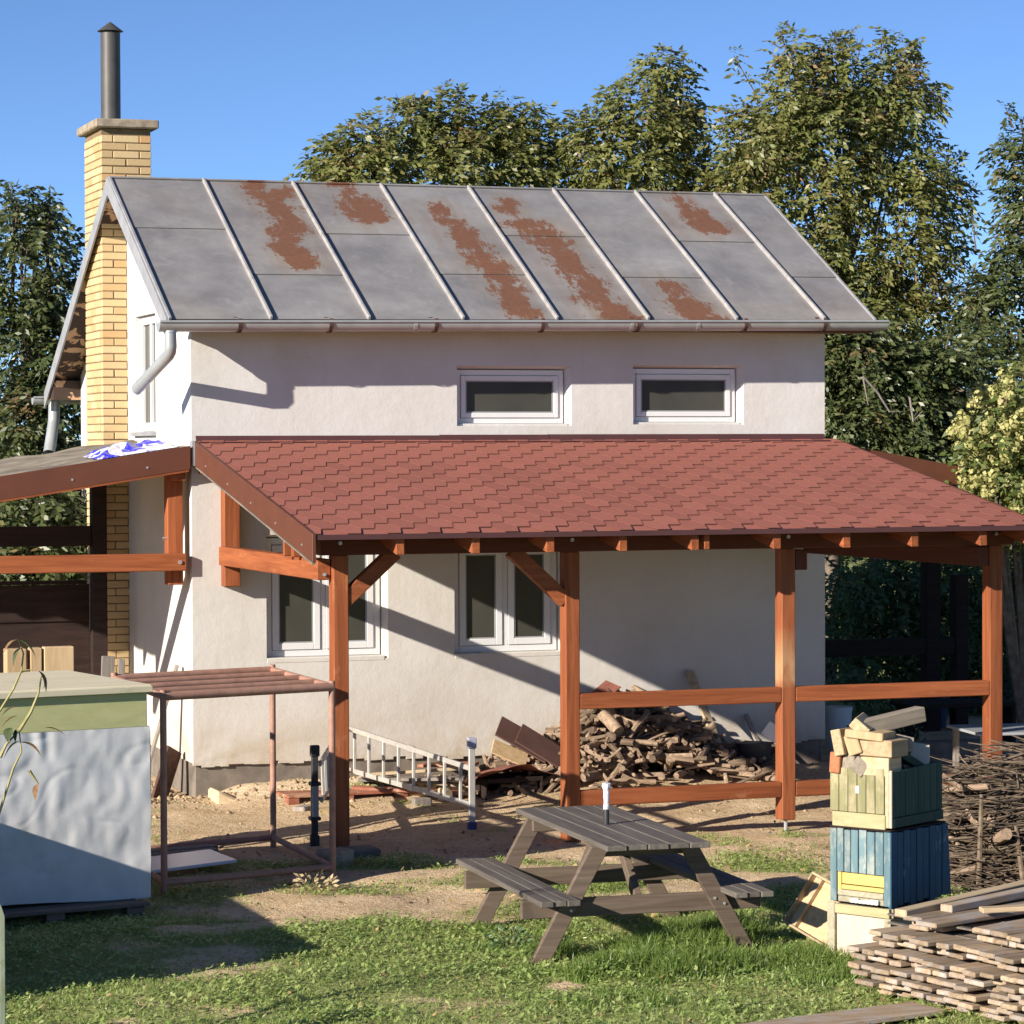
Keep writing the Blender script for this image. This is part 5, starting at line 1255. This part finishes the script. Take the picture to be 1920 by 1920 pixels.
T6 = [(9.63, 6.80, 3.73, 0.51), (10.13, 6.80, 3.54, 0.52), (9.70, 6.80, 3.09, 0.45), (10.56, 6.80, 3.28, 0.58), (11.00, 6.80, 3.94, 0.52), (11.43, 6.80, 3.29, 0.59), (9.42, 6.80, 4.18, 0.29), (10.42, 6.80, 2.64, 0.58), (11.14, 6.80, 2.63, 0.52), (11.88, 6.80, 2.50, 0.53), (9.71, 6.80, 4.05, 0.39), (9.85, 6.80, 2.51, 0.45)]
T7 = [(9.01, 5.50, 1.22, 0.43), (9.42, 5.50, 0.97, 0.43), (8.87, 5.50, 0.67, 0.37), (9.76, 5.50, 1.27, 0.37), (9.69, 5.50, 0.59, 0.44), (9.21, 5.50, 0.23, 0.43), (10.04, 5.50, 0.27, 0.44)]
T8 = [(10.19, 5.00, 1.28, 0.43), (10.75, 5.00, 1.03, 0.50), (10.33, 5.00, 0.54, 0.43), (10.89, 5.00, 0.21, 0.50), (10.47, 5.00, -0.02, 0.43), (11.10, 5.00, 1.39, 0.37), (10.06, 5.00, 0.85, 0.31)]
T9 = [(-0.66, 5.00, 2.14, 0.44), (-0.27, 5.00, 2.13, 0.33), (-0.55, 5.00, 1.69, 0.39), (-0.16, 5.00, 1.74, 0.22), (-0.72, 5.00, 1.48, 0.33)]
tg = 'trees behind the house'
tree('walnut_tree', (10.6, 9.5, -.3), T1, 'tallest walnut tree right of the roof with browning tips', tg, LW, 101, twigs=[((9.680, 9.500, 7.247), (9.315, 9.500, 7.822)), ((10.932, 9.500, 7.846), (10.987, 9.500, 8.250)), ((10.095, 9.500, 7.812), (9.960, 9.500, 8.165)), ((11.704, 9.500, 7.807), (11.953, 9.500, 8.068)), ((12.327, 9.500, 6.356), (12.682, 9.500, 6.648)), ((9.492, 9.500, 6.760), (9.082, 9.500, 6.987)), ((11.394, 9.500, 7.864), (11.433, 9.500, 8.200))])
tree('walnut_tree', (7.9, 10.5, -.3), T2, 'walnut tree with thin top shoots showing over the right half of the ridge', tg, LW, 102, twigs=[((8.712, 10.500, 7.116), (8.578, 10.500, 7.809)), ((8.976, 10.500, 7.055), (9.031, 10.500, 7.931)), ((9.089, 10.500, 6.849), (9.243, 10.500, 7.379)), ((8.149, 10.500, 7.167), (8.113, 10.500, 7.582))])
tree('walnut_tree', (5.2, 11, -.3), T3, 'broad walnut tree showing over the middle of the roof ridge', tg, LW, 103, twigs=[((6.042, 11.000, 7.150), (6.043, 11.000, 7.440)), ((5.642, 11.000, 7.068), (5.355, 11.000, 7.298)), ((4.494, 11.000, 6.484), (4.255, 11.000, 6.804)), ((4.280, 11.000, 6.205), (4.013, 11.000, 6.402)), ((6.554, 11.000, 7.098), (6.628, 11.000, 7.309))])
tree('walnut_tree', (13.3, 8.5, -.3), T4, 'dark leafy tree cut by the right edge of the picture', tg, LW2, 104, twigs=[((12.808, 8.500, 6.900), (12.692, 8.500, 7.171)), ((12.267, 8.500, 5.305), (12.206, 8.500, 5.784))])
tree('broadleaf_tree', (9.6, 6.8, -.3), T6, 'dark dense tree just beyond the right end wall of the house', tg, LW2, 106, ncl=17)
tree('leafy_shrub', (8.3, 5.5, -.3), T7, 'green shrub seen under the porch roof between house and dark posts', 'shrubs in the shade', LG, 107, size=.08, cat='shrub', r0=.05)
tree('leafy_shrub', (10.2, 5.0, -.3), T8, 'green shrub behind the dark posts at the right', 'shrubs in the shade', LG, 108, size=.08, cat='shrub', r0=.05)
tree('broadleaf_tree', (.1, 8.0, -.3), T5, 'bushy tree left of the chimney with two thin shoots', tg, LW2, 105, ncl=15, twigs=[((-0.218, 8.000, 5.222), (-0.232, 8.000, 5.795)), ((0.177, 8.000, 5.290), (0.205, 8.000, 5.800)), ((0.326, 8.000, 4.747), (0.322, 8.000, 5.172)), ((0.478, 8.000, 4.628), (0.518, 8.000, 5.145))])
tree('leafy_shrub', (-.6, 5.0, -.3), T9, 'dark shrub seen under the left canopy behind the board fence', 'shrubs in the shade', LW2, 109, size=.10, cat='shrub', r0=.05)
# bare forked branch in front of the dark tree
s = MB(); s.tube([(9.250, 5.600, 3.599), (9.435, 5.600, 3.419), (9.593, 5.600, 3.189), (9.745, 5.600, 3.190)], [.016, .014, .011, .006], 6); s.tube([(9.250, 5.600, 3.599), (9.318, 5.600, 3.264)], [.012, .006], 6); s.tube([(9.856, 5.600, 3.358), (9.897, 5.600, 3.077), (10.022, 5.600, 3.202)], [.016, .012, .006], 6)
tag(s.build('bare_branch', M['cutgrey'], None), 'bare pale forked branch against the dark tree at the house end', 'branch')

# spruce at the right
def spruce(base, h, r, label, seed):
    g = np.random.default_rng(seed); t = thing('spruce_tree', base, label, 'tree')
    b = MB(); b.tube([base, (base[0], base[1], base[2]+h)], [.09, .01], 8); b.build('trunk', M['bark'], t)
    n = 9000; u = g.uniform(0, 1, n)**.75; a = g.uniform(0, 2*np.pi, n); tier = .06*np.sin(u*90)
    rr = r*(1-u)*(g.uniform(.25, 1, n)**.5)*(1+tier); z = base[2]+.2+u*(h-.2)-rr*.28
    P = np.stack([base[0]+rr*np.cos(a), base[1]+rr*np.sin(a), z], 1); D = unit(np.stack([np.cos(a), np.sin(a), g.normal(-.25, .25, n)], 1)); s = unit(np.cross(D, g.normal(0, 1, (n, 3))))
    v, f = quads(P, D, s, g.uniform(.07, .15, n), np.full(n, .008)); v2, f2 = quads(P, unit(D+g.normal(0, .5, (n, 3))), s, g.uniform(.05, .12, n), np.full(n, .008))
    v3, f3 = quads(P, unit(D+g.normal(0, .7, (n, 3))), s, g.uniform(.05, .12, n), np.full(n, .010))
    link('crown', np_mesh('crown', np.concatenate([v, v2, v3]), np.concatenate([f, f2+len(v), f3+2*len(v)]), m_leaf('spruce_needle_%d' % seed, ((.030, .060, .040), (.05, .085, .055), (.075, .105, .07)), 2, .1, .6)), t)
spruce((11.0, 3.6, -.3), 4.6, 1.0, 'blue-green spruce behind the cream flowering bush', 201)

# cream hydrangea bush
hy = thing('hydrangea_bush', (8.42, .2, -.3), 'tall bush of cream and yellow-green flower heads beyond the porch roof', 'bush')
hgn = np.random.default_rng(301)
HB = [(8.04, .2, 3.02, .40), (8.47, .1, 3.05, .5), (7.87, .15, 2.70, .36), (8.37, -.05, 2.6, .5), (8.77, .1, 2.75, .5), (7.97, .05, 2.42, .30), (8.22, .2, 2.2, .4), (8.72, .0, 2.2, .5), (8.27, .2, 3.30, .28), (8.82, .2, 3.3, .4)]
b = MB()
for (x, y, z, r) in HB: b.tube([(8.42, .2, -.4), (8.42+(x-8.42)*.5, .2, 1.2), (x, y, z)], [.04, .03, .012], 6)
b.build('stems', M['bark'], hy)
PC = []; PL = []
for (x, y, z, r) in HB:
    k = int(60*(r/.4)**2); d = unit(hgn.normal(0, 1, (k, 3))); PC.append(np.array([x, y, z])+d*r*hgn.uniform(.75, 1.08, (k, 1)))
PC = np.concatenate(PC)
for c in PC:
    m = 26; d = unit(hgn.normal(0, 1, (m, 3))); PL.append(np.concatenate([c+d*np.array([.055, .055, .08])*hgn.uniform(.7, 1.1, (m, 1)), d], 1))
PL = np.concatenate(PL); pos, dr = PL[:, :3], PL[:, 3:]; nn = len(pos)
tn = unit(np.cross(dr, hgn.normal(0, 1, (nn, 3)))); sd = np.cross(dr, tn); w = hgn.uniform(.016, .028, nn)[:, None]
v = np.stack([pos-tn*w, pos-sd*w, pos+tn*w, pos+sd*w], 1).reshape(-1, 3)
link('flower_heads', np_mesh('flower_heads', v, np.arange(nn*4).reshape(-1, 4), m_leaf('cream_petal', ((.44, .42, .16), (.52, .47, .22), (.36, .38, .12)), 3.5, .25, .6, (.42, .33, .20), (.60, .75))), hy)
P, D = crown_points([(x, y, z, r*.9) for x, y, z, r in HB], 9, hgn, .09, ncl=10)
v, f = walnut('l', P, D, hgn, .08, 2); link('leaves', np_mesh('leaves', v, f, m_leaf('hydrangea_leaf', ((.07, .11, .025), (.11, .15, .035), (.14, .17, .05)), 2, .3, .5)), hy)

# small plants
def tuft(name, x, y, n, h, r, mat, label, cat, seed, lw=.012):
    g = np.random.default_rng(seed); a = g.uniform(0, 2*np.pi, n); q = r*np.sqrt(g.uniform(0, 1, n)); px, py = x+q*np.cos(a), y+q*np.sin(a)
    z = gz(px, py); P = np.stack([px, py, z+g.uniform(.1, .9, n)*h*(1-q/r*.5)], 1); D = unit(np.stack([np.cos(a), np.sin(a), g.uniform(-.2, 1, n)], 1)+g.normal(0, .4, (n, 3))); s = unit(np.cross(D, g.normal(0, 1, (n, 3))))
    v, f = quads(P, D, s, g.uniform(.03, .06, n)*(lw/.012), np.full(n, lw)); t = thing(name, (x, y, float(gz(x, y))), label, cat)
    b = MB()
    for k in range(6): b.tube([(x, y, float(gz(x, y))-.02), tuple(P[k])], [.004, .002], 4, False)
    b.build('stems', M['twig'], t); link('leaves', np_mesh('leaves', v, f, mat), t)
tuft('weed_clump', .42, -7.35, 110, .20, .13, LG, 'dark leafy weed clump at the far left foot of the picnic table', 'weed', 1)
tuft('weed_clump', .60, -7.75, 70, .16, .10, LG, 'small weed clump under the left bench of the picnic table', 'weed', 2)
tuft('dry_weed', -.25, -5.0, 90, .16, .16, ms, 'dry tangled weed in front of the pipe frame foot', 'weed', 3)
tuft('garden_plant', 7.25, .45, 120, .55, .16, LG, 'small leafy plant in the shade beyond the house corner', 'plant', 4)
tuft('weed_clump', .95, -8.45, 90, .13, .12, LG, 'weed clump at the near left foot of the picnic table', 'weed', 5)
tuft('weed_clump', 6.35, -.2, 90, .5, .14, LG, 'leafy plant at the foot of the far house corner', 'plant', 6)

# shrub whose withered twigs reach in at the left edge
sh = thing('withered_shrub', (-3.75, -9.9, -.5), 'nearly bare shrub with curled brown leaves at the left edge of the picture', 'shrub')
b = MB()
tw = [[(-3.75, -9.9, -.5), (-3.5, -9.7, .2), (-3.238, -9.500, 0.818), (-3.164, -9.500, 1.046), (-3.120, -9.500, 1.132), (-3.131, -9.500, 1.248)],
      [(-3.131, -9.500, 1.248), (-3.067, -9.500, 1.347), (-3.025, -9.500, 1.448), (-3.007, -9.500, 1.549)],
      [(-3.75, -9.9, -.5), (-3.6, -9.7, .8), (-3.350, -9.500, 1.256), (-3.234, -9.500, 1.361), (-3.161, -9.500, 1.475), (-3.117, -9.500, 1.572), (-3.105, -9.500, 1.667), (-3.133, -9.500, 1.740)],
      [(-3.236, -9.500, 1.107), (-3.201, -9.500, 1.178), (-3.137, -9.500, 1.242)], [(-3.75, -9.9, -.5), (-3.7, -9.8, .4), (-3.236, -9.500, 1.107)], [(-3.117, -9.500, 1.572), (-3.065, -9.500, 1.576)], [(-3.078, -9.500, 1.028), (-3.029, -9.500, 0.954)],
      [(-3.75, -9.9, -.5), (-3.8, -9.95, 1.0), (-3.7, -9.8, 1.9)], [(-3.75, -9.9, -.5), (-4.0, -10, .9), (-4.15, -10.1, 1.6)]]
for P in tw: b.tube(P, [.011-.007*k/(len(P)-1) for k in range(len(P))], 6, False)
b.build('stems', wood('shrub_stem', (.20, .17, .07), (.36, .32, .15), 'z', .8, 5, .2), sh)
def curled(p, L, w, ang, tilt, m, fold=.5):
    Mx = place(p, ang, tilt); n = 6; vs = []; fs = []
    for k in range(n+1):
        t = k/n; x = L*t; zz = -L*.55*t*t; ww = w*math.sin(math.pi*min(.98, t*.92+.06)); vs += [Mx @ Vector((x, -ww, zz+ww*fold)), Mx @ Vector((x, 0, zz)), Mx @ Vector((x, ww, zz+ww*fold))]
    for k in range(n): fs += [(k*3, k*3+1, k*3+4, k*3+3), (k*3+1, k*3+2, k*3+5, k*3+4)]
    me = bpy.data.meshes.new('leaf'); me.from_pydata([tuple(q) for q in vs], [], fs); me.materials.append(m); link('leaf', me, sh)
md = simple('withered_leaf', (.20, .12, .065), .8, 0, .2, .4, 30, .3); mdg = simple('dark_green_leaf', (.05, .07, .025), .6, 0, .3, .4, 30, .2)
for (p, L, w, a, ti, m) in (((-3.120, -9.500, 1.184), .13, .022, 20, .1, md), ((-3.132, -9.500, 1.190), .11, .02, 170, .35, mdg), ((-3.024, -9.500, 1.569), .11, .018, -40, .7, md), ((-3.133, -9.500, 1.740), .10, .022, 190, .2, md), ((-3.133, -9.500, 1.740), .12, .022, -15, .3, mdg),
        ((-3.116, -9.500, 1.697), .10, .02, 200, .6, mdg), ((-3.148, -9.500, 1.379), .09, .012, 180, .1, md), ((-3.142, -9.500, 1.329), .10, .014, 178, .15, md), ((-3.177, -9.500, 1.264), .07, .03, 230, .7, mdg), ((-2.989, -9.500, 1.258), .11, .012, 5, -.1, md),
        ((-3.148, -9.500, 1.254), .06, .012, 240, .9, mdg), ((-3.029, -9.500, 0.954), .08, .02, 220, .8, md), ((-3.007, -9.500, 1.540), .06, .02, 10, .9, mdg)): curled(p, L, w, R(a), ti, m)

# weathered board at the left edge and an unseen block added for its shadow
M['greenpost'] = wood('lichen_green_board', (.20, .24, .17), (.36, .39, .30), 'z', .9, 7, .08, .1, .35, (.17, .20, .10), (.55, .7))
s = MB(); s.prism([(-3.48, -.62), (-3.335, -.62), (-3.335, .36), (-3.365, .452), (-3.48, .440)], 'y', -10.24, -10.21); tag(s.build('fence_board', M['greenpost'], None, .004, M=Matrix.Identity(4)), 'weathered greenish upright board at the lower left edge', 'board')
cb = thing('shadow_block', (-4.4, -6.6, -.45), 'low slatted wooden block out of view at left, added to shade the lawn', 'shadow block')
for k in range(9):
    z = -.46+k*.116
    MB().box((-3.44, -8.28, z), (-3.41, -4.9, z+.108)).build('slat', M['cutgrey'], cb, .003); MB().box((-5.4, -8.31, z), (-3.41, -8.284, z+.108)).build('slat', M['cutgrey'], cb, .003)
MB().box((-5.4, -8.28, -.46), (-3.445, -4.9, .40)).build('block_core', m_ground(), cb)

# wood of trees far off, closing the view
fg2 = np.random.default_rng(900); n = 70000
ang = fg2.uniform(-.75, 1.0, n); dist = 46+fg2.uniform(0, 8, n); cxx = -5.8+np.sin(ang)*dist*1.0; cyy = -25+np.cos(ang)*dist
hh = 3.0+1.2*vnoise(ang*40, ang*0, 3.0, 3)
P = np.stack([cxx, cyy, -.3+hh*fg2.uniform(0, 1, n)**.8], 1); D = unit(fg2.normal(0, 1, (n, 3))+np.array([0, -.4, .1])); s_ = unit(np.cross(D, fg2.normal(0, 1, (n, 3))))
v, f = quads(P, D, s_, fg2.uniform(.18, .36, n), fg2.uniform(.06, .12, n))
tag(link('distant_wood', np_mesh('distant_wood', v, f, LW2), kind='stuff'), 'far wood of trees closing the view behind the garden')
